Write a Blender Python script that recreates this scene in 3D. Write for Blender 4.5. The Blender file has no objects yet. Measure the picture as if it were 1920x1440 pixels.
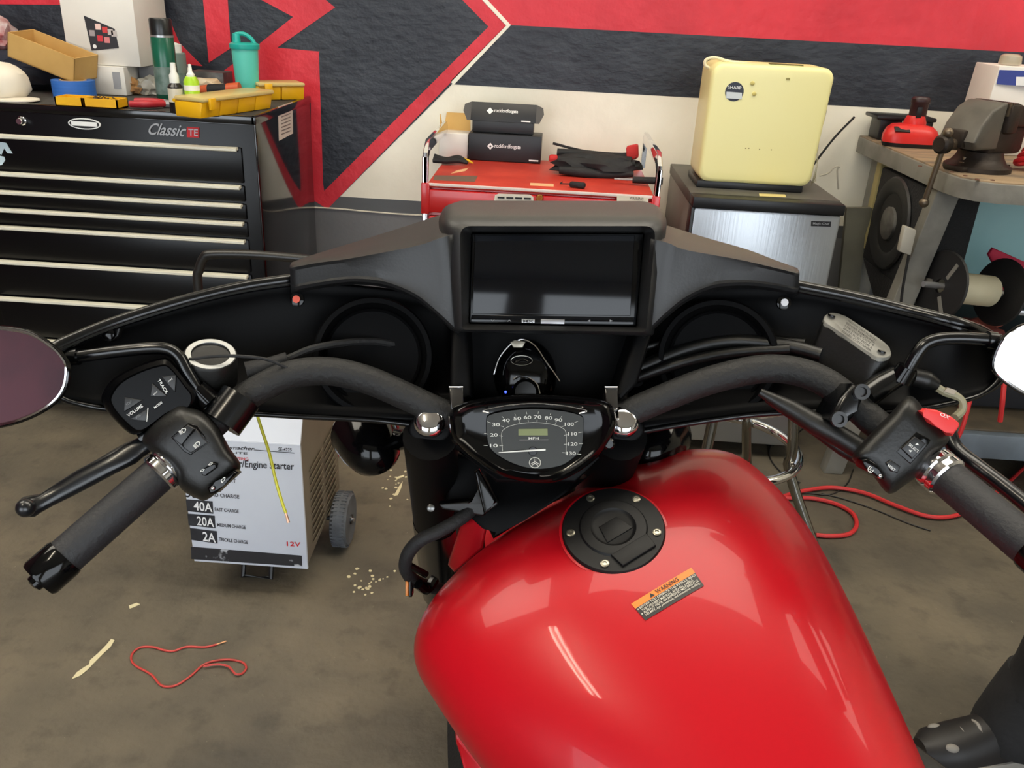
import bpy, bmesh, math, random
import numpy as np
from mathutils import Vector, Matrix
random.seed(7)
SC = bpy.context.scene
COL = SC.collection

# ---------------------------------------------------------------- camera
FPX = 1600.0; HC = 1.32
_a = math.radians(-1.7); _p = math.radians(24.2); _r = 0.052
FW = Vector((math.sin(_a)*math.cos(_p), math.cos(_a)*math.cos(_p), -math.sin(_p)))
_rt0 = Vector((math.cos(_a), -math.sin(_a), 0)); _up0 = _rt0.cross(FW)
RT = (_rt0*math.cos(_r) + _up0*math.sin(_r)).normalized(); UP = RT.cross(FW).normalized()
CC = Vector((0, 0, HC))
cam = bpy.data.cameras.new('camera'); camo = bpy.data.objects.new('camera', cam); COL.objects.link(camo)
cam.sensor_width = 36; cam.lens = FPX/1920*36; cam.clip_start = 0.05; cam.clip_end = 100
camo.matrix_world = Matrix(((RT.x, UP.x, -FW.x, CC.x), (RT.y, UP.y, -FW.y, CC.y), (RT.z, UP.z, -FW.z, CC.z), (0, 0, 0, 1)))
SC.camera = camo

# ---------------------------------------------------------------- light
SC.view_settings.view_transform = 'Standard'; SC.view_settings.look = 'None'
SC.view_settings.exposure = 0.2; SC.view_settings.gamma = 1.0; SC.view_settings.use_curve_mapping = False
wd = bpy.data.worlds.new('sky'); SC.world = wd; wd.use_nodes = True
wd.node_tree.nodes['Background'].inputs[0].default_value = (0.86, 0.93, 1.0, 1)
wd.node_tree.nodes['Background'].inputs[1].default_value = 4.2

# ---------------------------------------------------------------- helpers
def ray(u, v): return FW + RT*((u-960)/FPX) - UP*((v-720)/FPX)
def atY(u, v, Y): d = ray(u, v); return CC + d*(Y/d.y)
def atZ(u, v, Z): d = ray(u, v); return CC + d*((Z-HC)/d.z)
def atX(u, v, X): d = ray(u, v); return CC + d*(X/d.x)
def P(u, v, t): return CC + ray(u, v)*t
def V(*a): return Vector(a)
def lin(c):
    c = c/255.0
    return c/12.92 if c <= 0.04045 else ((c+0.055)/1.055)**2.4
def rgb(c): return (lin(c[0]), lin(c[1]), lin(c[2]), 1)

MATS = {}
def mat(name, c, rough=0.5, metal=0.0, c2=None, ns=8.0, bump=0.0, bs=None, coat=0.0, trans=0.0, emit=0.0, alpha=1.0, spec=0.5, lo=0.4, hi=0.65, stretch=None, detail=6.0):
    if name in MATS: return MATS[name]
    m = bpy.data.materials.new(name); m.use_nodes = True; nt = m.node_tree; b = nt.nodes['Principled BSDF']
    b.inputs['Base Color'].default_value = rgb(c); b.inputs['Roughness'].default_value = rough
    b.inputs['Metallic'].default_value = metal; b.inputs['Specular IOR Level'].default_value = spec
    b.inputs['Coat Weight'].default_value = coat; b.inputs['Coat Roughness'].default_value = 0.04
    b.inputs['Transmission Weight'].default_value = trans; b.inputs['Alpha'].default_value = alpha
    if emit:
        b.inputs['Emission Color'].default_value = rgb(c); b.inputs['Emission Strength'].default_value = emit
    tc = nt.nodes.new('ShaderNodeTexCoord'); src = tc.outputs['Object']
    if stretch:
        mp = nt.nodes.new('ShaderNodeMapping'); mp.inputs['Scale'].default_value = stretch
        nt.links.new(src, mp.inputs[0]); src = mp.outputs[0]
    if c2 is not None:
        n = nt.nodes.new('ShaderNodeTexNoise'); n.inputs['Scale'].default_value = ns; n.inputs['Detail'].default_value = detail
        nt.links.new(src, n.inputs['Vector'])
        r = nt.nodes.new('ShaderNodeValToRGB'); r.color_ramp.elements[0].position = lo; r.color_ramp.elements[1].position = hi
        r.color_ramp.elements[0].color = rgb(c); r.color_ramp.elements[1].color = rgb(c2)
        nt.links.new(n.outputs['Fac'], r.inputs[0]); nt.links.new(r.outputs[0], b.inputs['Base Color'])
    if bump:
        n2 = nt.nodes.new('ShaderNodeTexNoise'); n2.inputs['Scale'].default_value = bs or 60; n2.inputs['Detail'].default_value = 4
        nt.links.new(src, n2.inputs['Vector'])
        bp = nt.nodes.new('ShaderNodeBump'); bp.inputs['Strength'].default_value = bump; bp.inputs['Distance'].default_value = 0.01
        nt.links.new(n2.outputs['Fac'], bp.inputs['Height']); nt.links.new(bp.outputs[0], b.inputs['Normal'])
    MATS[name] = m; return m

ROOTLOC = {}
def thing(name, label, cat, loc, group=None):
    o = bpy.data.objects.new(name, None); COL.objects.link(o); o.empty_display_size = 0.05
    o.location = loc; o['label'] = label; o['category'] = cat
    if group: o['group'] = group
    ROOTLOC[o.name] = Vector(loc); return o
def ob(name, bm, m, parent=None, label=None, cat=None, group=None, kind=None, ang=38, solid=0, recalc=True, flat=False):
    if recalc: bmesh.ops.recalc_face_normals(bm, faces=bm.faces[:])
    for f_ in bm.faces: f_.smooth = not flat
    ca = math.radians(ang)
    for e in bm.edges:
        if len(e.link_faces) == 2:
            e.smooth = e.calc_face_angle(0) < ca
    if parent is not None: loc = ROOTLOC[parent.name]
    else:
        bb = [v.co for v in bm.verts]
        loc = Vector(((min(c.x for c in bb)+max(c.x for c in bb))/2, (min(c.y for c in bb)+max(c.y for c in bb))/2, min(c.z for c in bb)))
        if kind == 'structure': loc = Vector((0, 0, 0))
    bmesh.ops.translate(bm, verts=bm.verts[:], vec=-loc)
    me = bpy.data.meshes.new(name); bm.to_mesh(me); bm.free()
    o = bpy.data.objects.new(name, me); COL.objects.link(o)
    ms = m if isinstance(m, (list, tuple)) else [m]
    for k in ms: me.materials.append(k)
    if parent is not None: o.parent = parent
    else: o.location = loc
    ROOTLOC[o.name] = loc
    if solid:
        s = o.modifiers.new('thick', 'SOLIDIFY'); s.thickness = solid; s.offset = 0
    if label: o['label'] = label
    if cat: o['category'] = cat
    if group: o['group'] = group
    if kind: o['kind'] = kind
    return o

def B(): return bmesh.new()
def join(*bms):
    out = bms[0]
    for b in bms[1:]:
        me = bpy.data.meshes.new('tmp'); b.to_mesh(me); b.free(); out.from_mesh(me); bpy.data.meshes.remove(me)
    return out
def pbox(O, ex, ey, ez, bev=0.0, seg=2):
    O, ex, ey, ez = map(Vector, (O, ex, ey, ez)); bm = B()
    vs = [bm.verts.new(O+ex*i+ey*j+ez*k) for k in (0, 1) for j in (0, 1) for i in (0, 1)]
    for q in ((0, 2, 3, 1), (4, 5, 7, 6), (0, 1, 5, 4), (2, 6, 7, 3), (0, 4, 6, 2), (1, 3, 7, 5)): bm.faces.new([vs[i] for i in q])
    if bev: bmesh.ops.bevel(bm, geom=bm.edges[:], offset=bev, segments=seg, profile=0.5, affect='EDGES', clamp_overlap=True)
    return bm
def box(x0, x1, y0, y1, z0, z1, bev=0.0, seg=2): return pbox((x0, y0, z0), (x1-x0, 0, 0), (0, y1-y0, 0), (0, 0, z1-z0), bev, seg)
def rbox(c, s, rz=0, bev=0.0, seg=2, rx=0, ry=0):
    M = Matrix.Rotation(rz, 3, 'Z') @ Matrix.Rotation(ry, 3, 'Y') @ Matrix.Rotation(rx, 3, 'X')
    ex, ey, ez = M @ V(s[0], 0, 0), M @ V(0, s[1], 0), M @ V(0, 0, s[2])
    return pbox(Vector(c)-(ex+ey+ez)/2, ex, ey, ez, bev, seg)
def catmull(pts, sub=6, closed=False):
    pts = [Vector(p) for p in pts]; n = len(pts); out = []
    if n < 3: return pts
    R = range(n if closed else n-1)
    for i in R:
        if closed: p0, p1, p2, p3 = pts[(i-1) % n], pts[i], pts[(i+1) % n], pts[(i+2) % n]
        else:
            p1, p2 = pts[i], pts[i+1]
            p0 = pts[i-1] if i > 0 else p1*2-p2
            p3 = pts[i+2] if i+2 < n else p2*2-p1
        for k in range(sub):
            t = k/sub
            out.append(0.5*((2*p1)+(p2-p0)*t+(2*p0-5*p1+4*p2-p3)*t*t+(3*p1-p0-3*p2+p3)*t**3))
    if not closed: out.append(pts[-1])
    return out
def tube(pts, r, n=10, closed=False, sub=6, cap=True):
    rs = list(r) if isinstance(r, (list, tuple)) else [r]*len(pts)
    q = catmull([Vector(p) for p in pts], sub, closed) if sub > 1 else [Vector(p) for p in pts]
    m = len(q); N = len(pts)
    def rad(i):
        if sub <= 1: return rs[i]
        t = i/sub; k = int(t); fr = t-k
        return rs[k % N]*(1-fr)+rs[(k+1) % N if closed else min(k+1, N-1)]*fr
    bm = B(); rings = []; prev = None
    for i in range(m):
        if closed: tg = (q[(i+1) % m]-q[i-1])
        else: tg = q[min(i+1, m-1)]-q[max(i-1, 0)]
        tg = tg.normalized() if tg.length > 1e-9 else V(0, 0, 1)
        if prev is None:
            ax = V(0, 0, 1) if abs(tg.z) < 0.9 else V(1, 0, 0)
            nv = (ax-tg*ax.dot(tg)).normalized()
        else: nv = (prev-tg*prev.dot(tg)).normalized()
        prev = nv; bv = tg.cross(nv)
        rr = rad(i)
        rings.append([bm.verts.new(q[i]+(nv*math.cos(2*math.pi*k/n)+bv*math.sin(2*math.pi*k/n))*rr) for k in range(n)])
    M = m if closed else m-1
    off = 0
    for i in range(M):
        a, b = rings[i], rings[(i+1) % m]
        sh = 0
        if closed and i == m-1:
            sh = min(range(n), key=lambda s: (a[0].co-b[s].co).length)
        for k in range(n):
            bm.faces.new((a[k], a[(k+1) % n], b[(k+1+sh) % n], b[(k+sh) % n]))
    if cap and not closed:
        bm.faces.new(rings[0][::-1]); bm.faces.new(rings[-1])
    return bm
def basis(ax):
    ax = Vector(ax).normalized(); h = V(0, 0, 1) if abs(ax.z) < 0.9 else V(1, 0, 0)
    e1 = (h-ax*h.dot(ax)).normalized(); return e1, ax.cross(e1), ax
def lathe(prof, O, axis=(0, 0, 1), n=28, sx=1.0, sy=1.0, e1=None, ring=False):
    O = Vector(O); a, b, c = basis(axis)
    if e1 is not None:
        a = (Vector(e1)-c*Vector(e1).dot(c)).normalized(); b = c.cross(a)
    bm = B(); rings = []
    if ring: prof = list(prof)+[prof[0]]
    for r, h in prof:
        if r < 1e-6: rings.append([bm.verts.new(O+c*h)])
        else: rings.append([bm.verts.new(O+c*h+a*(r*sx*math.cos(2*math.pi*k/n))+b*(r*sy*math.sin(2*math.pi*k/n))) for k in range(n)])
    for i in range(len(rings)-1):
        p, q = rings[i], rings[i+1]
        for k in range(n):
            k2 = (k+1) % n
            if len(p) == 1 and len(q) == 1: continue
            if len(p) == 1: bm.faces.new((p[0], q[k], q[k2]))
            elif len(q) == 1: bm.faces.new((p[k], q[0], p[k2]))
            else: bm.faces.new((p[k], p[k2], q[k2], q[k]))
    if ring:
        bmesh.ops.remove_doubles(bm, verts=bm.verts[:], dist=1e-7); return bm
    if len(rings[0]) > 1: bm.faces.new(rings[0][::-1])
    if len(rings[-1]) > 1: bm.faces.new(rings[-1])
    return bm
def slab(pts, nv, th, bev=0.0, seg=3, both=False):
    """polygon (front face) extruded by nv*th; front edge rounded"""
    pts = [Vector(p) for p in pts]; nv = Vector(nv); bm = B()
    a = [bm.verts.new(p) for p in pts]; b = [bm.verts.new(p+nv*th) for p in pts]; n = len(pts)
    fr = bm.faces.new(a); bk = bm.faces.new(b[::-1])
    for i in range(n): bm.faces.new((a[(i+1) % n], a[i], b[i], b[(i+1) % n]))
    if bev:
        ed = [e for e in bm.edges if e in fr.edges[:] or (both and e in bk.edges[:])]
        bmesh.ops.bevel(bm, geom=ed, offset=bev, segments=seg, profile=0.5, affect='EDGES', clamp_overlap=True)
    return bm
def grid(rows, closed=False):
    bm = B(); R = [[bm.verts.new(Vector(p)) for p in r] for r in rows]
    for i in range(len(R)-1):
        n = len(R[i])
        for k in range(n if closed else n-1):
            bm.faces.new((R[i][k], R[i][(k+1) % n], R[i+1][(k+1) % n], R[i+1][k]))
    return bm
def loft(rings, cap0=True, cap1=True):
    bm = B(); R = [[bm.verts.new(Vector(p)) for p in r] for r in rings]
    for i in range(len(R)-1):
        n = len(R[i])
        for k in range(n): bm.faces.new((R[i][k], R[i][(k+1) % n], R[i+1][(k+1) % n], R[i+1][k]))
    if cap0: bm.faces.new(R[0][::-1])
    if cap1: bm.faces.new(R[-1])
    return bm
def ball(c, r, sx=1, sy=1, sz=1, seg=20, rings=12):
    bm = B(); bmesh.ops.create_uvsphere(bm, u_segments=seg, v_segments=rings, radius=r)
    for v in bm.verts: v.co = V(v.co.x*sx, v.co.y*sy, v.co.z*sz)+Vector(c)
    return bm
def lump(c, s, seed=0, amp=0.25, sub=3, fr=3.0, zmin=None):
    from mathutils import noise
    bm = B(); bmesh.ops.create_icosphere(bm, subdivisions=sub, radius=1)
    for v in bm.verts:
        k = 1+amp*noise.noise(v.co*fr+V(seed*3.1, seed, 0))+amp*0.5*noise.noise(v.co*fr*2.3+V(0, seed*2.0, 5))
        v.co = V(v.co.x*s[0]*k, v.co.y*s[1]*k, max(v.co.z, -0.8)*s[2]*k)+Vector(c)
        if zmin is not None: v.co.z = max(v.co.z, zmin)
    return bm
def ellipse(c, ex, ey, n=24): return [Vector(c)+Vector(ex)*math.cos(2*math.pi*k/n)+Vector(ey)*math.sin(2*math.pi*k/n) for k in range(n)]
TXT = {}
def text_mesh(s):
    if s in TXT: return TXT[s]
    cu = bpy.data.curves.new('t', 'FONT'); cu.body = s; cu.resolution_u = 3; cu.offset = 0.014
    o = bpy.data.objects.new('t', cu); me = bpy.data.meshes.new_from_object(o)
    vs = [v.co.copy() for v in me.vertices]; fs = [list(p.vertices) for p in me.polygons]
    bpy.data.objects.remove(o); bpy.data.meshes.remove(me); bpy.data.curves.remove(cu)
    x0 = min(v.x for v in vs); x1 = max(v.x for v in vs); y0 = min(v.y for v in vs); y1 = max(v.y for v in vs)
    vs = [((v.x-x0)/(x1-x0), (v.y-y0)/(y1-y0)) for v in vs]
    TXT[s] = (vs, fs); return TXT[s]
def text_bm(s, P0, P1, Pt, eps=0.0006, shear=0.0, fn=None):
    vs, fs = text_mesh(s); P0, P1, Pt = Vector(P0), Vector(P1), Vector(Pt); ex, ey = P1-P0, Pt-P0
    nv = ex.cross(ey).normalized()
    bm = B(); bv = []
    for x, y in vs:
        p = P0+ex*x+ey*y+ex*(shear*y)+nv*eps
        bv.append(bm.verts.new(fn(x, y) if fn else p))
    for f_ in fs:
        try: bm.faces.new([bv[i] for i in f_])
        except ValueError: pass
    return bm
def text(parent, s, P0, P1, Pt, m, eps=0.0006, shear=0.0, name='lettering'):
    return ob(name, text_bm(s, P0, P1, Pt, eps, shear), m, parent, recalc=False, flat=True)
def quad(pts, eps=0.0, nv=None):
    bm = B(); pts = [Vector(p) for p in pts]
    if nv is None: nv = (pts[1]-pts[0]).cross(pts[-1]-pts[0]).normalized()
    bm.faces.new([bm.verts.new(p+nv*eps) for p in pts]); return bm
def decal(parent, name, pts, m, th=0.0008, toward=None):
    """thin printed sheet: polygon with a little thickness, proud towards `toward`"""
    pts = [Vector(p) for p in pts]; nv = (pts[1]-pts[0]).cross(pts[-1]-pts[0]).normalized()
    tw = Vector(toward) if toward is not None else -FW
    if nv.dot(tw) < 0: nv = -nv
    return ob(name, slab([p+nv*th for p in pts], -nv, th), m, parent, flat=True)
# ================================================================ the room
YW = 3.05
M_floor = mat('concrete', (108, 99, 83), 0.66, c2=(76, 71, 62), ns=3.2, bump=0.25, bs=45, lo=0.35, hi=0.68, detail=9)
def floor_nodes():
    nt = M_floor.node_tree; b = nt.nodes['Principled BSDF']
    prev = b.inputs['Base Color'].links[0].from_socket
    tc = nt.nodes.new('ShaderNodeTexCoord')
    def layer(prev, scale, lo, hi, col, fac, detail=6, rough=0.6):
        n = nt.nodes.new('ShaderNodeTexNoise'); n.inputs['Scale'].default_value = scale; n.inputs['Detail'].default_value = detail
        n.inputs['Roughness'].default_value = rough
        r = nt.nodes.new('ShaderNodeValToRGB'); r.color_ramp.elements[0].position = lo; r.color_ramp.elements[1].position = hi
        r.color_ramp.elements[0].color = (0, 0, 0, 1); r.color_ramp.elements[1].color = (fac, fac, fac, 1)
        mx = nt.nodes.new('ShaderNodeMixRGB'); mx.inputs[2].default_value = rgb(col)
        nt.links.new(tc.outputs['Object'], n.inputs['Vector']); nt.links.new(n.outputs['Fac'], r.inputs[0])
        nt.links.new(r.outputs[0], mx.inputs[0]); nt.links.new(prev, mx.inputs[1]); return mx.outputs[0]
    prev = layer(prev, 1.1, 0.5, 0.72, (50, 47, 42), 0.75)
    prev = layer(prev, 14, 0.52, 0.75, (52, 49, 43), 0.6)
    prev = layer(prev, 90, 0.70, 0.76, (150, 143, 124), 0.5, 3)
    prev = layer(prev, 23, 0.715, 0.75, (165, 158, 138), 0.6, 8, 0.75)
    nt.links.new(prev, b.inputs['Base Color'])
floor_nodes()
ob('floor', box(-4.5, 4.5, -3.6, YW+0.15, -0.1, 0), M_floor, kind='structure')
M_wwhite = mat('wall_white', (244, 239, 222), 0.55, c2=(228, 222, 204), ns=2.5, bump=0.12, bs=30)
M_wdark = mat('wall_black_paint', (34, 38, 47), 0.5, c2=(50, 54, 62), ns=7, bump=0.5, bs=26, lo=0.42, hi=0.75, stretch=(1, 1, 1.6))
M_wred = mat('wall_red_paint', (210, 44, 58), 0.5, c2=(194, 36, 50), ns=5, bump=0.35, bs=26)
M_wgrey = mat('wall_grey_paint', (122, 122, 122), 0.5, c2=(104, 104, 105), ns=2, bump=0.1)
M_wgrey2 = mat('wall_grey_band', (84, 86, 88), 0.5)
wall = ob('wall_back', box(-4.5, 4.5, YW, YW+0.15, 0, 3.6), M_wwhite, kind='structure')
def mural(name, pts, m, lay):
    """flat paint on the back wall; pts are (x, z) metres"""
    return ob(name, slab([V(x, YW-0.0006*lay, z) for x, z in pts], V(0, 1, 0), 0.0006*lay), m, wall, flat=True)
def wxz(u, v): p = atY(u, v, YW); return (p.x, p.z)
T_, A_ = wxz(614, 392), wxz(958, 47)
up_ = wxz(905, -10); k_ = (2.2-A_[1])/(up_[1]-A_[1]); TL = (A_[0]+(up_[0]-A_[0])*k_, 2.2)
W1 = wxz(850, 160); zb = 1.049
mural('paint_grey_dado', [(-4.5, 0), (4.5, 0), (4.5, 0.615), (-4.5, 0.615)], M_wgrey, 1)
mural('paint_grey_stripe', [(-4.5, 0.60), (4.5, 0.60), (4.5, 0.645), (-4.5, 0.645)], M_wgrey2, 2)
mural('paint_black_band', [(W1[0], zb), (4.5, zb), (4.5, 1.243), A_], M_wdark, 1)
RB = 1.52; kb_ = (RB-A_[1])/(TL[1]-A_[1])
mural('paint_red_band', [A_, (4.5, 1.243), (4.5, RB), (A_[0]+(TL[0]-A_[0])*kb_, RB)], M_wred, 1)
mural('paint_black_diamond', [T_, A_, TL, (-4.5, 2.2), (-4.5, 0.9), (-2.2, 0.9), (-1.3, 1.1)], M_wdark, 2)
mural('paint_white_edge', [A_, TL, (TL[0]-0.02, TL[1]), wxz(948, 48), wxz(845, 152), wxz(850, 160)], M_wwhite, 3)
TLr = (TL[0]-0.022, 2.2); TLr2 = (TL[0]-0.13, 2.2)
mural('paint_red_stripe', [wxz(949, 48), TLr, TLr2, wxz(916, 50), wxz(608, 358), wxz(606, 345), wxz(598, 97), wxz(583, 97), wxz(583, 372), T_], M_wred, 3)
mural('paint_red_bolt', [wxz(x/3, y/3) for x, y in ((1360, -60), (1760, -60), (1885, 42), (1560, 268), (1797, 290), (1760, 560), (1250, 560), (1120, 400), (1250, 405), (1445, 258), (1650, 95))], M_wred, 4)
mural('paint_red_spike', [wxz(x/3, y/3) for x, y in ((1138, -60), (1278, -60), (1300, 270), (1176, 352))], M_wred, 4)
mural('paint_red_wedge', [wxz(x/3, y/3) for x, y in ((960, 120), (1010, 240), (1140, 372), (960, 352))], M_wred, 4)
mural('paint_red_corner', [wxz(-400, -150), wxz(290, -150), wxz(290, 8), wxz(120, 9), wxz(-400, 5)], M_wred, 4)
M_wall2 = mat('wall_side_paint', (190, 186, 172), 0.6, c2=(172, 168, 155), ns=2)
M_wallr = mat('wall_side_red', (96, 40, 54), 0.6, c2=(76, 32, 46), ns=2)
ob('wall_left', box(-4.65, -4.5, -3.6, YW+0.15, 0, 3.6), M_wallr, kind='structure')
ob('wall_right', box(4.5, 4.65, -3.6, YW+0.15, 0, 3.6), M_wall2, kind='structure')
M_ceil = mat('ceiling_paint', (206, 204, 196), 0.7)
ob('ceiling', box(-4.65, 4.65, -3.6, YW+0.15, 3.6, 3.75), M_ceil, kind='structure')
# rear wall with two roll-up door openings
bm = join(box(-4.5, -3.6, -3.75, -3.6, 0, 3.6), box(-0.6, 0.2, -3.75, -3.6, 0, 3.6), box(4.0, 4.5, -3.75, -3.6, 0, 3.6), box(-3.6, -0.6, -3.75, -3.6, 3.0, 3.6), box(0.2, 4.0, -3.75, -3.6, 3.0, 3.6))
ob('wall_rear', bm, M_wall2, kind='structure')
ob('forecourt_ground', box(-12, 12, -14, -3.6, -0.1, -0.005), mat('forecourt', (150, 147, 140), 0.7, c2=(130, 128, 122), ns=3), kind='structure')
# fluorescent fixtures on the ceiling
M_tube = mat('lamp_tube', (255, 244, 222), 0.4, emit=55)
M_fix = mat('lamp_fixture', (225, 225, 220), 0.4)
def lamp(x, y, where):
    t = thing('fluorescent_fixture', 'white twin tube ceiling fixture '+where, 'lamp', (x, y, 3.45), 'ceiling tube lamps')
    ob('lamp_housing', box(x-0.09, x+0.09, y-0.62, y+0.62, 3.52, 3.6, 0.01), M_fix, t)
    for s in (-0.05, 0.05):
        ob('lamp_tube', tube([(x+s, y-0.6, 3.49), (x+s, y+0.6, 3.49)], 0.016, 10, sub=1), M_tube, t)
lamp(-1.2, -0.3, 'above the motorcycle')
M_diff = mat('fill_diffuser', (255, 247, 230), 0.5, emit=6.3)  # added unseen overhead panels, sized large and dim for soft top light
for x, y, w in ((0.4, 1.5, 'over the fairing'), (-2.3, 1.5, 'over the black tool chest'), (3.1, 1.5, 'over the workbench')):
    t = thing('fill_panel', 'added wide white fill panel '+w, 'lamp', (x, y, 3.5), 'added ceiling fill panels')
    ob('fill_frame', join(box(x-1.02, x+1.02, y-0.62, y-0.60, 3.54, 3.6), box(x-1.02, x+1.02, y+0.60, y+0.62, 3.54, 3.6), box(x-1.02, x-1.0, y-0.60, y+0.60, 3.54, 3.6), box(x+1.0, x+1.02, y-0.60, y+0.60, 3.54, 3.6)), M_fix, t)
    ob('fill_diffuser', box(x-1.0, x+1.0, y-0.60, y+0.60, 3.55, 3.58, 0.004), M_diff, t)
# thin pale cable on the wall below the mural
M_cable = mat('cable_white', (214, 208, 190), 0.5)
ob('wall_cable', tube([V(wxz(x, y)[0], YW-0.004, wxz(x, y)[1]) for x, y in ((400, 384), (520, 386), (620, 390), (700, 397), (790, 403), (900, 402), (1100, 412), (1290, 418))], 0.0028, 6), M_cable, label='thin pale cable running along the grey lower wall', cat='cable')
# ================================================================ black tool chest
YC = 2.45; ZC = 0.985; XR = atY(478, 222, YC).x; XL = atY(8, 548, YC).x-0.045; ZB = 0.13
M_black = mat('gloss_black_enamel', (9, 9, 11), 0.12, coat=0.5, bump=0.02, bs=15)
M_black2 = mat('gloss_black_drawer', (8, 8, 10), 0.3, spec=0.3)
M_alu = mat('brushed_aluminium', (228, 224, 206), 0.4, metal=0.15, bump=0.05, bs=120, stretch=(0.05, 1, 1))
M_chrome = mat('chrome', (225, 225, 228), 0.07, metal=1.0)
M_rubber = mat('black_rubber', (22, 22, 23), 0.7, bump=0.2, bs=150)
M_matt = mat('grey_rubber_mat', (62, 60, 56), 0.75, c2=(48, 46, 44), ns=12, bump=0.2, bs=90)
M_white = mat('white_print', (232, 232, 230), 0.5)
M_redp = mat('red_print', (196, 28, 36), 0.5)
M_blackp = mat('black_print', (18, 18, 20), 0.5)
ch = thing('tool_chest', 'wide black roller tool chest with long silver drawer pulls', 'tool chest', ((XL+XR)/2, (YC+3.0)/2, 0))
ob('chest_body', box(XL, XR, YC, 3.03, ZB, ZC-0.012, 0.008), M_black, ch)
ob('top_mat', box(XL+0.01, XR-0.012, YC+0.01, 3.02, ZC-0.012, ZC, 0.003), M_matt, ch)
ob('top_rim', join(box(XL, XR, YC-0.004, YC+0.012, ZC-0.02, ZC+0.003, 0.003), box(XR-0.012, XR+0.003, YC-0.004, 3.03, ZC-0.02, ZC+0.003, 0.003)), M_black, ch)
ob('chest_fascia', box(XL+0.004, XR-0.004, YC-0.003, YC+0.01, ZB+0.01, ZC-0.021, 0.001), M_black2, ch)
zs = [atY(447, v, YC-0.012).z for v in (280, 351, 385.5, 419, 452, 517)] + [0.405, 0.27]
xr = atY(448, 280, YC-0.012).x
for i, z in enumerate(zs):
    z1 = zs[i+1]+0.012 if i+1 < len(zs) else ZB+0.015
    dr = ob('drawer', box(XL+0.03, xr+0.006, YC-0.012, YC+0.02, z1, z+0.004, 0.003), M_black2, ch)
    prof = [(0, 0.006), (-0.012, 0.006), (-0.020, 0.0035), (-0.020, -0.0025), (-0.015, -0.0055), (-0.012, -0.002), (0, -0.002)]
    ob('drawer_pull', slab([V(XL+0.035, YC-0.012+a, z+b) for a, b in prof], V(1, 0, 0), xr-XL-0.037), M_alu, dr, ang=20)
pY = YC-0.0032
def c(u, v): return atY(u, v, pY)
ob('lock_knob', lathe([(0.013, 0), (0.013, 0.006), (0.010, 0.008), (0.010, 0.018), (0.008, 0.021), (0, 0.021)], atY(43, 226, YC), (0, -1, 0), 20), M_chrome, ch)
bc = c(159, 232); bdg = ob('maker_badge', slab(ellipse(bc-V(0, 0.003, 0), V(0.047, 0, 0), V(0, 0, 0.0155), 28), V(0, 1, 0), 0.004), M_white, ch)
ob('badge_face', slab(ellipse(bc-V(0, 0.0035, 0), V(0.043, 0, 0), V(0, 0, 0.0125), 28), V(0, 1, 0), 0.001), M_blackp, bdg)
ob('badge_band', slab([bc+V(-0.037, -0.0045, -0.006), bc+V(0.037, -0.0045, -0.006), bc+V(0.037, -0.0045, 0.006), bc+V(-0.037, -0.0045, 0.006)], V(0, 1, 0), 0.001), M_white, bdg)
M_silver = mat('silver_lettering', (176, 176, 178), 0.3, metal=0.7)
text(ch, 'Classic', c(276, 252), c(345, 256), c(280, 230), M_silver, eps=0.003, shear=0.06)
decal(ch, 'badge_block', [c(351, 257), c(374, 258), c(374, 239), c(351, 238)], M_redp, 0.003)
text(ch, 'TE', c(354, 254), c(372, 255), c(354, 241), M_silver, eps=0.004)
# pale sticker on the tall drawer, cut by the frame
M_pale = mat('pale_blue_vinyl', (196, 214, 222), 0.4)
for pts in (((-10, 285), (0, 266), (12, 268), (24, 288), (14, 287), (8, 278), (3, 290)), ((-14, 300), (-4, 291), (8, 294), (10, 300), (4, 309), (-10, 312))):
    decal(ch, 'vinyl_sticker', [atY(x, y, YC-0.0125) for x, y in pts], M_pale, 0.0008)
sx = XR+0.0005
def cs(u, v): return atX(u, v, sx)
decal(ch, 'warning_sticker', [cs(523, 264), cs(549, 250), cs(548, 191), cs(521, 200)], mat('sticker_cream', (205, 196, 186), 0.5), 0.0008, (1, 0, 0))
decal(ch, 'sticker_header', [cs(522.5, 213), cs(547.5, 204), cs(547.5, 193), cs(521.5, 202)], mat('sticker_orange', (196, 84, 52), 0.5), 0.0012, (1, 0, 0))
for k in range(6):
    y = 218+k*6.5
    decal(ch, 'sticker_line', [cs(527, y+2.5), cs(544, y-4.5), cs(544, y-6.5), cs(527, y+.5)], mat('sticker_grey', (120, 112, 108), 0.5), 0.0012, (1, 0, 0))
for x in (XL+0.08, XR-0.08):
    for y in (YC+0.08, 2.95):
        ob('caster', join(lathe([(0.05, -0.016), (0.055, -0.01), (0.055, 0.01), (0.05, 0.016)], (x, y, 0.055), (0, 1, 0), 20), box(x-0.03, x+0.03, y-0.03, y+0.03, 0.10, ZB, 0.004), box(x-0.02, x+0.02, y-0.024, y-0.02, 0.05, 0.12), box(x-0.02, x+0.02, y+0.02, y+0.024, 0.05, 0.12)), M_rubber, ch)

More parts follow.
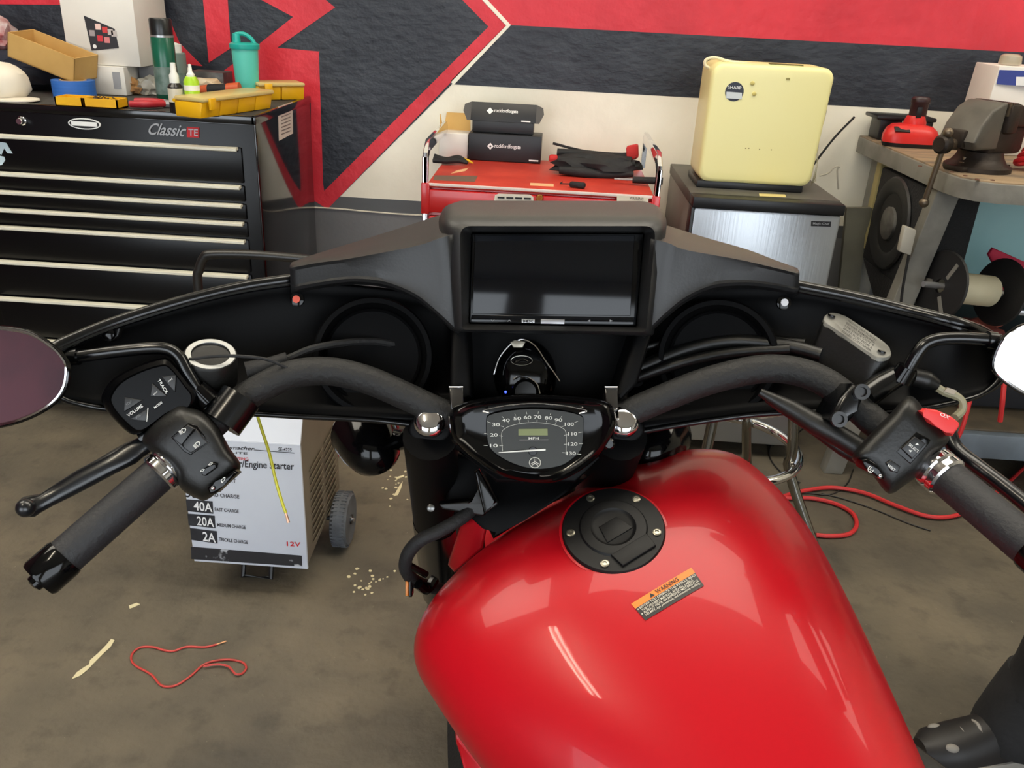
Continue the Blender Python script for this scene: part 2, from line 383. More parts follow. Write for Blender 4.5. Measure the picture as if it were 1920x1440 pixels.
# ---------------------------------------------------------------- things on the chest
ZT = ZC+0.001
M_card = mat('cardboard', (203, 163, 96), 0.8, c2=(190, 150, 84), ns=6)
M_cardin = mat('cardboard_inside', (150, 112, 56), 0.8)
M_box = mat('white_carton', (226, 222, 214), 0.55, c2=(216, 211, 202), ns=4)
M_grey = mat('grey_plastic', (92, 92, 92), 0.5)
def open_box(O, ex, ey, ez, th=0.003):
    O, ex, ey, ez = map(Vector, (O, ex, ey, ez)); ux, uy, uz = ex.normalized()*th, ey.normalized()*th, ez.normalized()*th
    return join(pbox(O, ex, ey, uz), pbox(O, ex, uy, ez), pbox(O+ey-uy, ex, uy, ez), pbox(O, ux, ey, ez), pbox(O+ex-ux, ux, ey, ez))
# navy cloth and cap at the left end
M_navy = mat('navy_cloth', (30, 34, 50), 0.9, c2=(20, 22, 34), ns=12, bump=0.4, bs=30)
p = atZ(40, 172, ZT); ob('folded_cloth', join(lump((p.x-0.07, 2.84, ZT+0.035), (0.15, 0.10, 0.045), 3, 0.3, zmin=ZT), lump((p.x-0.06, 2.86, ZT+0.07), (0.13, 0.08, 0.045), 5, 0.3)), M_navy, label='crumpled navy cloth under the open cardboard box', cat='cloth')
M_capw = mat('cap_white', (222, 214, 198), 0.8)
p = atZ(-6, 186, ZT)
ct = thing('baseball_cap', 'white cap lying at the left end of the chest top', 'cap', (p.x, p.y, ZT))
ob('crown', lump((p.x, p.y+0.02, ZT+0.042), (0.085, 0.08, 0.062), 2, 0.08, zmin=ZT), M_capw, ct)
ob('brim', join(lathe([(0.0, 0.0), (0.07, 0.0), (0.07, 0.004), (0, 0.007)], (p.x+0.055, p.y-0.015, ZT+0.003), (0, 0, 1), 20, 1.1, 0.8)), M_capw, ct)
M_hook = mat('cap_graphic', (190, 190, 190), 0.7)
p = atY(-5, 128, 2.78)
ob('rolled_shirt', lump((p.x-0.06, 2.88, ZT+0.155), (0.075, 0.07, 0.06), 9, 0.25), mat('striped_shirt', (214, 208, 206), 0.9, c2=(150, 70, 70), ns=14), label='rolled white patterned shirt behind the cardboard box', cat='shirt')
# open cardboard box, tipped
A1, A2 = atY(14, 60, 2.69), atY(140, 110, 2.65); dn = atY(132, 152, 2.66)-A2; ex = A2-A1
ey = ex.cross(dn).normalized()
if ey.y < 0: ey = -ey
ey = ey*0.105; ez = ey.cross(ex).normalized()*dn.length
if ez.z < 0: ez = -ez
bm = open_box(A1-ez, ex, ey, ez)
ob('open_cardboard_box', bm, M_card, label='open brown cardboard box tipped over the navy cloth', cat='box')
# small cartons carrying the big white box
def stand_box(name, u0, u1, v0, v1, Y, dep_, m, label, bev=0.002, parent=None, zb=ZT):
    a = atY(u0, v1, Y); b = atY(u1, v1, Y); z1 = atY((u0+u1)/2, v0, Y).z
    return ob(name, box(a.x, b.x, Y, Y+dep_, zb, z1, bev), m, parent, label=label, cat='box' if label else None)
wb_y = 2.72
w0 = thing('small_white_carton', 'small white carton under the big white box', 'box', (atY(185, 175, 2.77).x, 2.85, ZT))
xa, xb, zc1 = atY(161, 170, 2.77).x, atY(208, 170, 2.77).x, atY(190, 124, 2.77).z
ob('carton_body', box(xa, xb+0.05, 2.77, 2.93, ZT, zc1, 0.002), M_box, w0)
decal(w0, 'carton_print', [(xb+0.012, 2.7695, ZT+0.02), (xb+0.036, 2.7695, ZT+0.02), (xb+0.036, 2.7695, zc1-0.015), (xb+0.012, 2.7695, zc1-0.015)], mat('carton_grey', (150, 150, 152), 0.5))
ob('grey_carton', box(xb+0.06, xb+0.15, 2.85, 3.0, ZT, zc1, 0.002), mat('grey_card', (94, 94, 96), 0.6), label='dark grey carton under the right end of the big white box', cat='box')
bw = thing('stereo_carton', 'big white carton printed with a car stereo screen', 'box', (xa+0.08, 2.9, zc1))
Xa, Xb = atY(120, 60, 2.79).x, atY(256, 60, 2.79).x
zt_ = zc1+0.27
ob('carton_body', box(Xa, Xb, 2.79, 3.02, zc1+0.001, zt_, 0.003), M_box, bw)
g = 2.7895
def cw(u, v): return atY(u, v, g)
decal(bw, 'printed_screen', [cw(172, 95), cw(223, 90), cw(215, 54), cw(157, 29)], mat('print_dark', (40, 38, 42), 0.4))
for u, v, cc in ((184, 50, (236, 200, 190)), (197, 56, (205, 60, 60)), (207, 60, (190, 180, 175)), (214, 63, (190, 180, 175)), (188, 72, (205, 50, 60)), (201, 75, (215, 130, 130)), (173, 62, (160, 150, 150))):
    q = cw(u, v); s = 0.0085
    decal(bw, 'app_icon', [q+V(-s, 0, -s), q+V(s, 0, -s), q+V(s, 0, s), q+V(-s, 0, s)], mat('icon_%d_%d' % (cc[0], cc[1]), cc, 0.4), 0.0014)
q = cw(178, 87); decal(bw, 'app_icon', ellipse(q, V(0.006, 0, 0), V(0, 0, 0.006), 14), M_white, 0.0014)
# blue tape roll
p = atZ(122, 186, ZT)
M_tape = mat('blue_masking_tape', (48, 108, 190), 0.55, c2=(40, 96, 176), ns=40, stretch=(0.1, 0.1, 3))
tp = thing('tape_roll', 'roll of blue masking tape lying flat', 'tape', (p.x, p.y+0.06, ZT))
ob('tape_winding', lathe([(0.04, 0.001), (0.061, 0), (0.061, 0.05), (0.04, 0.05)], (p.x, p.y+0.06, ZT), (0, 0, 1), 32, ring=True), M_tape, tp)
ob('tape_core', lathe([(0.033, 0.002), (0.0385, 0.002), (0.0385, 0.0505), (0.033, 0.0505)], (p.x, p.y+0.06, ZT), (0, 0, 1), 32, ring=True), M_card, tp)
# yellow parts tray with screws
M_yel = mat('yellow_plastic', (232, 176, 14), 0.4, c2=(222, 164, 8), ns=8)
a, b = atZ(104, 199, ZT), atZ(232, 203, ZT)
yt = thing('parts_tray', 'yellow two-bin tray holding loose screws', 'tray', ((a.x+b.x)/2, a.y+0.03, ZT))
mx_ = a.x+(b.x-a.x)*0.46
ob('tray_bin', open_box((a.x, a.y, ZT), (mx_-a.x-0.003, 0, 0), (0, 0.065, 0), (0, 0, 0.026), 0.004), M_yel, yt)
ob('tray_bin', open_box((mx_, a.y, ZT), (b.x-mx_, 0, 0), (0, 0.065, 0), (0, 0, 0.026), 0.004), M_yel, yt)
bm = B()
for k in range(40):
    x = mx_+0.012+random.random()*(b.x-mx_-0.03); y = a.y+0.01+random.random()*0.04; an = random.random()*3; z = ZT+0.006+random.random()*0.022
    bm = join(bm, tube([(x, y, z), (x+0.012*math.cos(an), y+0.012*math.sin(an), z+0.003)], 0.0018, 5, sub=1))
o = ob('loose_screws', bm, mat('dark_screws', (96, 80, 60), 0.4, metal=0.6), label='small pile of dark screws in the yellow tray', cat='screws', kind='stuff')
# red-handled pliers
p, q = atZ(246, 203, ZT), atZ(318, 204, ZT)
M_redg = mat('red_grip', (170, 34, 44), 0.45)
pl = thing('pliers', 'red handled pliers in front of the spray cans', 'pliers', ((p.x+q.x)/2, p.y, ZT))
ob('handle', tube([(p.x, p.y-0.002, ZT+0.012), (p.x+0.05, p.y, ZT+0.014), (q.x-0.02, q.y+0.012, ZT+0.012)], 0.0095, 10), M_redg, pl)
ob('handle', tube([(p.x+0.0, p.y+0.03, ZT+0.016), (p.x+0.05, p.y+0.032, ZT+0.018), (q.x-0.02, q.y+0.022, ZT+0.014)], 0.0095, 10), M_redg, pl)
ob('jaws', tube([(q.x-0.025, q.y+0.017, ZT+0.012), (q.x+0.005, q.y+0.018, ZT+0.011), (q.x+0.03, q.y+0.02, ZT+0.01)], [0.012, 0.01, 0.004], 8), M_silver, pl)
# bottles
def bottle(name, label, u, v, r, prof, mats, bands):
    p = atZ(u, v, ZT); t = thing(name, label, 'bottle', (p.x, p.y+r, ZT))
    for nm, pr, m in zip(bands, prof, mats): ob(nm, lathe(pr, (p.x, p.y+r, ZT), (0, 0, 1), 24), m, t)
    return t
M_dk = mat('dark_bottle', (26, 22, 22), 0.25); M_capw2 = mat('white_cap', (226, 226, 220), 0.4)
bottle('dropper_bottle', 'small black bottle with a white label and white nozzle', 328, 213, 0.02,
       [[(0.019, 0), (0.02, 0.003), (0.02, 0.07), (0.012, 0.08), (0, 0.08)], [(0.0205, 0.03), (0.0205, 0.066), (0.019, 0.066)], [(0.013, 0.08), (0.013, 0.1), (0.008, 0.108), (0.007, 0.132), (0, 0.133)]],
       [M_dk, mat('label_cream', (206, 200, 180), 0.5), M_capw2], ['bottle_body', 'bottle_label', 'nozzle_cap'])
bottle('lubricant_bottle', 'small lime green bottle with a white tapered tip', 359, 214, 0.021,
       [[(0.02, 0), (0.021, 0.003), (0.021, 0.085), (0.014, 0.098), (0, 0.098)], [(0.0215, 0.062), (0.0215, 0.076), (0.0205, 0.076)], [(0.011, 0.098), (0.011, 0.104), (0.006, 0.11), (0.004, 0.13), (0, 0.131)]],
       [mat('lime_plastic', (164, 206, 40), 0.35), M_capw2, M_capw2], ['bottle_body', 'bottle_label', 'nozzle_cap'])
M_can = mat('green_can', (24, 92, 70), 0.25, c2=(16, 70, 52), ns=5)
for u, v, r, h, lab, cap in ((308, 190, 0.034, 0.235, 'tall green spray can with a black cap', 1), (328, 178, 0.033, 0.16, 'pale green spray can standing behind the tall one', 0)):
    p = atZ(u, v, ZT); y = p.y+r
    t = thing('spray_can', lab, 'spray can', (p.x, y, ZT))
    ob('can_body', lathe([(r*0.93, 0), (r, 0.004), (r, h*0.78), (r*0.9, h*0.8), (0, h*0.8)], (p.x, y, ZT), (0, 0, 1), 28), M_can if cap else mat('can_grey_green', (120, 134, 128), 0.3), t)
    ob('can_label', lathe([(r+0.0005, h*0.08), (r+0.0005, h*0.42), (r, h*0.42)], (p.x, y, ZT), (0, 0, 1), 28), mat('can_label', (110, 128, 122), 0.35, c2=(70, 96, 86), ns=30), t)
    if cap:
        ob('can_cap', lathe([(r*0.96, h*0.8), (r*0.96, h*0.98), (r*0.88, h), (0, h)], (p.x, y, ZT), (0, 0, 1), 28), mat('black_cap', (26, 28, 28), 0.3), t)
        ob('can_rim', lathe([(r*1.01, h*0.775), (r*1.01, h*0.80), (r*0.9, h*0.80)], (p.x, y, ZT), (0, 0, 1), 28), M_silver, t)
    else: ob('can_cap', lathe([(r*0.7, h*0.8), (r*0.7, h*0.95), (0, h)], (p.x, y, ZT), (0, 0, 1), 20), M_capw2, t)
# tumbler
p = atY(457, 120, 2.86); M_teal = mat('teal_plastic', (96, 206, 188), 0.35, c2=(88, 198, 180), ns=3); M_teal2 = mat('teal_lid', (36, 168, 156), 0.35)
r = 0.042; y = 2.88; TH = atY(457, 90, 2.88).z-ZT
tu = thing('tumbler', 'turquoise plastic tumbler with a looped lid', 'tumbler', (p.x, y, ZT))
ob('cup', lathe([(r*0.8, 0), (r*0.82, 0.004), (r, TH), (0, TH)], (p.x, y, ZT), (0, 0, 1), 28), M_teal, tu)
ob('lid', lathe([(r*1.1, TH-0.002), (r*1.12, TH), (r*1.12, TH+0.012), (r*0.95, TH+0.016), (0, TH+0.016)], (p.x, y, ZT), (0, 0, 1), 28), M_teal2, tu)
ob('spout', lathe([(0.013, TH+0.014), (0.012, TH+0.042), (0.0, TH+0.046)], (p.x-0.024, y, ZT), (0, 0, 1), 14), M_teal2, tu)
ob('carry_loop', tube([(p.x-0.026, y, ZT+TH+0.04), (p.x+0.0, y, ZT+TH+0.042), (p.x+0.022, y, ZT+TH+0.03), (p.x+0.034, y, ZT+TH+0.014)], 0.0065, 8), M_teal2, tu)
# organizers
M_lid = mat('cloudy_lid', (222, 200, 132), 0.25, alpha=0.75)
def organizer(a, b, dep_, h, n, label, rz):
    t = thing('parts_organizer', label, 'organizer', (a.x, a.y, ZT)); d = (b-a); L = d.length; e = d.normalized(); nn = V(-e.y, e.x, 0)
    for k in range(n):
        O = a+e*(L*k/n+0.001)
        bm = pbox(O+nn*0.008, e*(L/n-0.002), nn*(dep_-0.008), V(0, 0, h), 0.004)
        for v in bm.verts:
            if v.co.z < a.z+h*0.3 and (v.co-O).dot(nn) < dep_*0.5: v.co += nn*0.008
        ob('compartment', bm, M_yel, t)
    ob('clear_lid', pbox(a+V(0, 0, h+0.0005), e*L, nn*dep_, V(0, 0, 0.012), 0.005), M_lid, t)
    ob('hinge', tube([a+nn*dep_+V(0, 0, h), b+nn*dep_+V(0, 0, h)], 0.005, 8, sub=1), M_yel, t)
    ob('lid_catch', pbox(a+e*0.02-nn*0.006+V(0, 0, h-0.02), e*0.025, nn*0.008, V(0, 0, 0.03), 0.002), M_yel, t)
    return t
organizer(atZ(385, 224, ZT), atZ(517, 204, ZT), 0.10, 0.042, 4, 'yellow parts organizer at the front right corner of the chest', 0)
organizer(atZ(486, 189, ZT), atZ(574, 188, ZT), 0.10, 0.042, 2, 'yellow parts organizer at the back, behind the tumbler', 0)
# orange screwdriver
p, q = atY(368, 186, 2.80), atY(450, 172, 2.80); d = q-p; p.z = ZT+0.004; d.z = 0.012
M_or = mat('orange_grip', (196, 84, 40), 0.45)
sd = thing('screwdriver', 'orange and black handled driver lying beside the tumbler', 'screwdriver', (p.x, p.y, ZT))
ob('grip', tube([p+V(0, 0, 0.02), p+d*0.3+V(0, 0, 0.021)], [0.014, 0.016], 12, sub=1), M_or, sd)
ob('grip_band', tube([p+d*0.3+V(0, 0, 0.021), p+d*0.72+V(0, 0, 0.021)], [0.017, 0.017], 12, sub=1), M_rubber, sd)
ob('grip_end', tube([p+d*0.72+V(0, 0, 0.021), p+d+V(0, 0, 0.021)], [0.018, 0.02], 12, sub=1), M_or, sd)
p = atZ(246, 178, ZT); ob('crumpled_paper', lump((p.x-0.005, p.y+0.03, ZT+0.02), (0.045, 0.03, 0.028), 11, 0.6, fr=4, zmin=ZT), mat('brown_paper', (188, 140, 84), 0.8, c2=(120, 84, 50), ns=30), label='crumpled brown paper beside the green spray can', cat='paper')
p = atZ(276, 180, ZT); ob('plastic_bag', lump((p.x, p.y+0.035, ZT+0.022), (0.04, 0.03, 0.032), 14, 0.6, fr=4, zmin=ZT), mat('clear_bag', (176, 172, 160), 0.25, alpha=0.7), label='crumpled clear plastic bag beside the green spray can', cat='bag')
p = atZ(385, 140, ZT); ob('flat_case', box(atY(345, 140, 2.9).x, atY(412, 140, 2.9).x, 2.93, 3.02, ZT, ZT+0.07, 0.004), mat('case_grey', (70, 68, 68), 0.4, c2=(110, 108, 104), ns=20), label='flat dark case lying behind the white bottles', cat='case')
p = V(atY(385, 165, 2.88).x, 2.86, ZT); ob('white_rag', lump((p.x, p.y+0.03, ZT+0.025), (0.06, 0.04, 0.03), 19, 0.4, zmin=ZT), mat('rag', (206, 192, 166), 0.9, c2=(188, 150, 110), ns=18), label='pale rag behind the lime green bottle', cat='rag')
# ================================================================ red tool cart
YK = 2.47; KZ = 0.828
kl, kr = atY(790, 350, YK).x, atY(1238, 372, YK).x
M_redk = mat('red_enamel', (196, 30, 30), 0.3, coat=0.3, c2=(180, 26, 26), ns=5, bump=0.03, bs=10)
M_redtop = mat('worn_red_top', (176, 46, 32), 0.5, c2=(196, 62, 44), ns=9)
kt = thing('tool_cart', 'red tool cart with chrome corner rails behind the fairing', 'tool cart', ((kl+kr)/2, 2.7, 0))
ob('cart_body', box(kl+0.012, kr-0.012, YK+0.012, 2.96, 0.14, KZ-0.012, 0.006), M_redk, kt)
ob('cart_top', box(kl+0.018, kr-0.018, YK, 2.965, KZ-0.012, KZ, 0.003), M_redtop, kt)
ob('top_edge', box(kl+0.02, kr-0.022, YK-0.0035, YK, KZ-0.008, KZ+0.0005, 0.001), mat('worn_edge', (222, 205, 196), 0.5), kt)
zq = KZ-0.018
for i, (za, zb_) in enumerate(((KZ-0.085, zq), (KZ-0.20, KZ-0.095), (KZ-0.31, KZ-0.21), (KZ-0.46, KZ-0.32), (0.16, KZ-0.47))):
    d = ob('cart_drawer', box(kl+0.022, kr-0.022, YK-0.004, YK+0.02, za, zb_, 0.004), M_redk, kt)
    if i: ob('drawer_pull', box(kl+0.04, kr-0.04, YK-0.014, YK-0.004, zb_-0.016, zb_-0.006, 0.003), M_chrome, d)
for x, s in ((kl, 1), (kr, -1)):
    ob('corner_plate', box(min(x, x+s*0.024), max(x, x+s*0.024), YK-0.006, YK+0.02, KZ-0.09, KZ, 0.003), M_redk, kt)
    ob('corner_post', box(min(x+s*0.002, x+s*0.018), max(x+s*0.002, x+s*0.018), YK-0.002, YK+0.02, 0.12, KZ+0.075, 0.003), M_chrome, kt)
    ob('side_rail', slab([V(x+s*0.004, YK-0.002, KZ), V(x+s*0.004, YK-0.002, KZ+0.085), V(x+s*0.004, YK+0.05, KZ+0.115), V(x+s*0.004, 2.93, KZ+0.115), V(x+s*0.004, 2.95, KZ+0.1), V(x+s*0.004, 2.95, KZ), V(x+s*0.004, 2.92, KZ), V(x+s*0.004, 2.92, KZ+0.085), V(x+s*0.004, YK+0.06, KZ+0.085), V(x+s*0.004, YK+0.022, KZ+0.07), V(x+s*0.004, YK+0.022, KZ)], V(s, 0, 0), 0.014, 0.003, both=True), M_chrome, kt)
for x in (kl+0.06, kr-0.06):
    for y in (YK+0.06, 2.9): ob('caster', join(lathe([(0.05, -0.014), (0.055, -0.008), (0.055, 0.008), (0.05, 0.014)], (x, y, 0.055), (0, 1, 0), 18), box(x-0.025, x+0.025, y-0.025, y+0.025, 0.09, 0.142, 0.003)), M_rubber, kt)
fy = YK-0.0045
def ck(u, v): return atY(u, v, fy)
bd = ob('name_plate', slab([ck(u, v) for u, v in ((926, 380), (928, 366), (935, 363), (993, 365), (1000, 369), (1001, 384))], V(0, 1, 0), 0.002), mat('plate_cream', (214, 206, 190), 0.4), kt)
for k in range(4):
    x = 933+k*16.5
    decal(bd, 'plate_mark', [ck(x, 371.5+k*.6), ck(x+13, 372+k*.6), ck(x+13, 369+k*.6), ck(x, 368.5+k*.6)], M_blackp, 0.003)
ob('cart_lock', lathe([(0.011, 0), (0.011, 0.005), (0.009, 0.008), (0, 0.008)], ck(1012, 371), (0, -1, 0), 18), mat('brass', (196, 160, 84), 0.25, metal=1), kt)
decal(kt, 'warning_label', [ck(1156, 386), ck(1214, 392), ck(1216, 371), ck(1157, 366)], mat('label_paper', (216, 206, 184), 0.5), 0.001)
text(kt, 'WARNING', ck(1180, 373.5), ck(1206, 376), ck(1180.5, 368), mat('label_ink', (110, 100, 90), 0.5), eps=0.0016)
for k in range(3): decal(kt, 'label_line', [ck(1178, 378+k*4), ck(1208, 380.5+k*4), ck(1208, 379+k*4), ck(1178, 376.5+k*4)], mat('label_ink', (110, 100, 90), 0.5), 0.0016)
decal(kt, 'worn_patch', [atZ(u, v, KZ) for u, v in ((994, 348), (1038, 350), (1038, 345), (1015, 344), (994, 343))], mat('patch_cream', (224, 176, 130), 0.6), 0.0006, (0, 0, 1))
decal(kt, 'worn_patch', [atZ(u, v, KZ) for u, v in ((812, 338), (890, 341), (896, 330), (815, 329))], mat('patch_grey', (104, 84, 70), 0.6), 0.0006, (0, 0, 1))
decal(kt, 'worn_patch', [atZ(u, v, KZ) for u, v in ((845, 326), (872, 321), (879, 315), (856, 320))], mat('patch_cream', (224, 176, 130), 0.6), 0.0006, (0, 0, 1))
# boxes on the cart
KT = KZ+0.0015
M_bk = mat('black_carton', (24, 25, 28), 0.45, c2=(32, 33, 36), ns=4)
def amp_box(name, label, u0, v0, u1, v1, h, dep_, zb_, vt, tx):
    a, b = atZ(u0, v0, zb_), atZ(u1, v1, zb_); e = (b-a).normalized(); nn = V(-e.y, e.x, 0)
    t = thing(name, label, 'box', ((a+b)/2+nn*dep_/2)); L = (b-a).length
    ob('carton_body', pbox(a, b-a, nn*dep_, V(0, 0, h), 0.002), M_bk, t)
    f0 = a-nn*0.0008
    def q(x, z): return f0+e*(L*x)+V(0, 0, h*z)
    lg = q(0.30, 0.55)
    s = 0.011
    decal(t, 'logo', [lg+e*-s, lg+V(0, 0, -s), lg+e*s, lg+V(0, 0, s)], M_white, 0.0008)
    decal(t, 'logo_centre', [lg+e*-0.004, lg+V(0, 0, -0.004), lg+e*0.004, lg+V(0, 0, 0.004)], M_bk, 0.0014)
    text(t, tx, q(0.36, 0.46), q(0.72, 0.46), q(0.36, 0.66), M_white, eps=0.0012)
    decal(t, 'size_mark', [q(0.84, 0.08), q(0.97, 0.08), q(0.97, 0.13), q(0.84, 0.13)], M_white, 0.0008)
    return t, a, b, e, nn
t1, a1, b1, e1, n1 = amp_box('speaker_carton', 'black carton with white lettering lying flat on the red cart', 878, 299, 1013, 307, 0.086, 0.10, KT, 0, 'rockfordfosgate')
za_ = KT+0.088
a2 = a1+n1*0.02+e1*0.008+V(0, 0, 0.088); b2 = b1+n1*0.02-e1*0.03+V(0, 0, 0.088)
t2 = thing('open_speaker_carton', 'black lettered carton with raised lid, on top of the other carton', 'box', (a2+b2)/2+n1*0.04)
L2 = (b2-a2).length
ob('carton_body', pbox(a2, b2-a2, n1*0.085, V(0, 0, 0.036), 0.002), M_bk, t2)
lid_o = a2+V(0, 0, 0.036)-e1*0.006; up2 = (V(0, 0, 1)*0.9+n1*0.42).normalized()*0.062
lidL = L2+0.012
ob('lid_panel', pbox(lid_o, e1*lidL, n1*0.003, up2, 0.001), M_bk, t2)
for s in (0, 1):
    O = lid_o+e1*(lidL*s); d = e1*(-1 if s == 0 else 1)
    ob('lid_flap', slab([O, O+up2, O+up2*0.85+d*0.022, O+d*0.026+up2*0.5, O+d*0.012], n1, 0.002), mat('flap_grey', (70, 68, 66), 0.6), t2)
f0 = lid_o-n1*0.001
def q2(x, z): return f0+e1*(lidL*x)+up2*z
lg = q2(0.29, 0.55); ud = up2.normalized()
decal(t2, 'logo', [lg-e1*0.011, lg-ud*0.011, lg+e1*0.011, lg+ud*0.011], M_white, 0.0008)
text(t2, 'rockfordfosgate', q2(0.36, 0.44), q2(0.72, 0.44), q2(0.36, 0.68), M_white, eps=0.0016)
decal(t2, 'size_mark', [q2(0.78, 0.06), q2(0.92, 0.06), q2(0.92, 0.12), q2(0.78, 0.12)], M_white, 0.0012)
a, b = atZ(823, 294, KT), atZ(877, 296, KT); h = 0.078
t3 = thing('open_white_carton', 'small white carton with its brown lid flap up, left of the black cartons', 'box', (a.x+0.05, a.y+0.04, KT))
ob('carton_body', box(a.x, b.x, a.y, a.y+0.09, KT, KT+h, 0.002), M_box, t3)
ob('lid_flap', slab([V(a.x+0.004, a.y+0.085, KT+h), V(b.x, a.y+0.085, KT+h), V(b.x-0.004, a.y+0.10, KT+h+0.055), V(a.x+0.012, a.y+0.10, KT+h+0.055)], V(0, 1, 0), 0.003), M_card, t3)
ob('side_flap', slab([V(a.x, a.y+0.02, KT+h), V(a.x, a.y+0.085, KT+h), V(a.x-0.01, a.y+0.085, KT+h+0.05)], V(1, 0, 0), 0.003), M_card, t3)
# tool pouch
M_pouch = mat('black_nylon', (22, 22, 23), 0.75, c2=(34, 34, 35), ns=14, bump=0.4, bs=40); M_pred = mat('red_nylon', (190, 38, 36), 0.7)
p, q = atZ(1030, 330, KT), atZ(1205, 338, KT)
pc = thing('tool_pouch', 'folded black nylon tool pouch with red tips', 'pouch', ((p.x+q.x)/2, p.y+0.06, KT))
mx2, my2 = (p.x+q.x)/2, p.y+0.075
bm = lump((mx2, my2, KT+0.032), (0.135, 0.06, 0.035), 21, 0.35, fr=2.2, zmin=KT); ob('pouch_body', bm, M_pouch, pc)
for k, (y_, z_, w_) in enumerate(((-0.05, 0.012, 0.115), (-0.02, 0.038, 0.12), (0.02, 0.055, 0.125))):
    ob('fold', tube([(mx2-w_, my2+y_, KT+z_+0.004), (mx2-w_*0.4, my2+y_-0.006, KT+z_+0.002), (mx2+w_*0.3, my2+y_+0.004, KT+z_-0.002), (mx2+w_, my2+y_+0.01, KT+z_+0.003)], [0.011, 0.015, 0.014, 0.010], 10), M_pouch, pc)
ob('strap', tube([(mx2-0.14, my2+0.02, KT+0.085), (mx2-0.06, my2+0.03, KT+0.068), (mx2+0.03, my2+0.03, KT+0.058), (mx2+0.11, my2+0.03, KT+0.066)], 0.004, 6), M_pouch, pc)
ob('red_tip', pbox((mx2+0.095, my2+0.01, KT+0.045), (0.038, 0.012, 0.008), (0.004, 0.03, 0), (-0.006, 0.004, 0.042), 0.006), M_pred, pc)
ob('red_tip', pbox((mx2-0.15, my2-0.01, KT+0.03), (0.03, 0, 0), (0, 0.03, 0), (0, 0, 0.022), 0.008), M_pred, pc)
p = atZ(1080, 352, KT)
dv = thing('inline_switch', 'small black inline control with a thin lead', 'switch', (p.x, p.y+0.01, KT))
ob('switch_body', pbox((p.x-0.022, p.y, KT), (0.046, -0.012, 0), (0.006, 0.02, 0), (0, 0, 0.016), 0.006), M_rubber, dv)
ob('lead', tube([(p.x-0.02, p.y+0.01, KT+0.008), (p.x-0.045, p.y+0.03, KT+0.004), (p.x-0.04, p.y+0.055, KT+0.004)], 0.0018, 6), M_rubber, dv)
p, q = atZ(1156, 346, KT), atZ(1255, 356, KT)
fd = thing('marker_pen', 'black handled marker overhanging the right end of the cart', 'marker', (p.x, p.y, KT))
ob('pen_barrel', tube([(kr-0.07, p.y+0.02, KT+0.013), (kr+0.02, p.y+0.012, KT+0.016)], [0.010, 0.011], 12, sub=1), M_rubber, fd)
ob('pen_blade', tube([(kr-0.125, p.y+0.024, KT+0.012), (kr-0.07, p.y+0.02, KT+0.013)], [0.003, 0.004], 8, sub=1), M_silver, fd)
tk = thing('tangled_lead', 'black lead with a yellow clip at the left end of the cart', 'lead', (atZ(850, 305, KT).x, 2.7, KT))
p = atZ(812, 307, KT)
for s in range(3): ob('lead_strand', tube([(p.x, p.y+0.01*s, KT+0.01+0.006*s), (p.x+0.04, p.y-0.006+0.012*s, KT+0.012), (p.x+0.08, p.y+0.01+0.008*s, KT+0.012+0.004*s), (p.x+0.11, p.y+0.004, KT+0.008)], [0.007, 0.009, 0.008, 0.005], 8), M_rubber, tk)
p = atZ(868, 306, KT); ob('yellow_clip', tube([p+V(0, 0.008, 0.012), p+V(0.02, -0.004, 0.008), p+V(0.034, -0.012, 0.004)], [0.006, 0.005, 0.002], 8), mat('yellow_clip', (226, 180, 30), 0.4), tk)

# ================================================================ fridge and cream appliance
fx0, fx1 = atY(1299, 380, 2.47).x, atY(1586, 385, 2.47).x; FZ = 0.83
M_fside = mat('fridge_grey', (120, 118, 110), 0.5, c2=(106, 104, 96), ns=5); M_ftop = mat('fridge_top', (84, 82, 76), 0.5, c2=(70, 68, 62), ns=9)
M_steel = mat('brushed_steel', (176, 180, 184), 0.34, metal=0.9, bump=0.05, bs=160, stretch=(1, 1, 0.04))
M_bplas = mat('black_plastic', (20, 20, 22), 0.4)
fr = thing('mini_fridge', 'steel fronted mini fridge with a black top trim', 'fridge', ((fx0+fx1)/2, 2.75, 0))
ob('fridge_body', box(fx0, fx1, 2.53, 3.01, 0.03, FZ, 0.006), M_fside, fr)
ob('fridge_lid', box(fx0-0.002, fx1+0.002, 2.525, 3.012, FZ-0.03, FZ+0.004, 0.004), M_ftop, fr)
dr = ob('fridge_door', box(fx0+0.006, fx1-0.004, 2.47, 2.522, 0.05, FZ-0.028, 0.01), M_steel, fr)
ob('door_trim', box(fx0, fx1, 2.466, 2.526, FZ-0.028, FZ+0.003, 0.004), M_bplas, fr)
ob('door_edge', box(fx0-0.002, fx0+0.007, 2.468, 2.524, 0.05, FZ-0.028, 0.002), M_bplas, fr)
for x in (fx0+0.05, fx1-0.05):
    for y in (2.58, 2.95): ob('foot', lathe([(0.018, 0), (0.018, 0.03), (0, 0.03)], (x, y, 0), (0, 0, 1), 12), M_bplas, fr)
def cf(u, v): return atY(u, v, 2.4695)
bd = ob('name_badge', slab([cf(1519, 425), cf(1559, 426), cf(1560, 414), cf(1519.5, 413)], V(0, 1, 0), 0.003), M_silver, fr)
ob('badge_face', slab([cf(1520.5, 424)-V(0, .0008, 0), cf(1557.5, 425)-V(0, .0008, 0), cf(1558.5, 415.5)-V(0, .0008, 0), cf(1521, 414.5)-V(0, .0008, 0)], V(0, 1, 0), 0.001), M_blackp, bd)
text(bd, 'Magic Chef', cf(1524, 422), cf(1555, 423), cf(1524, 416.5), M_silver, eps=0.0016)
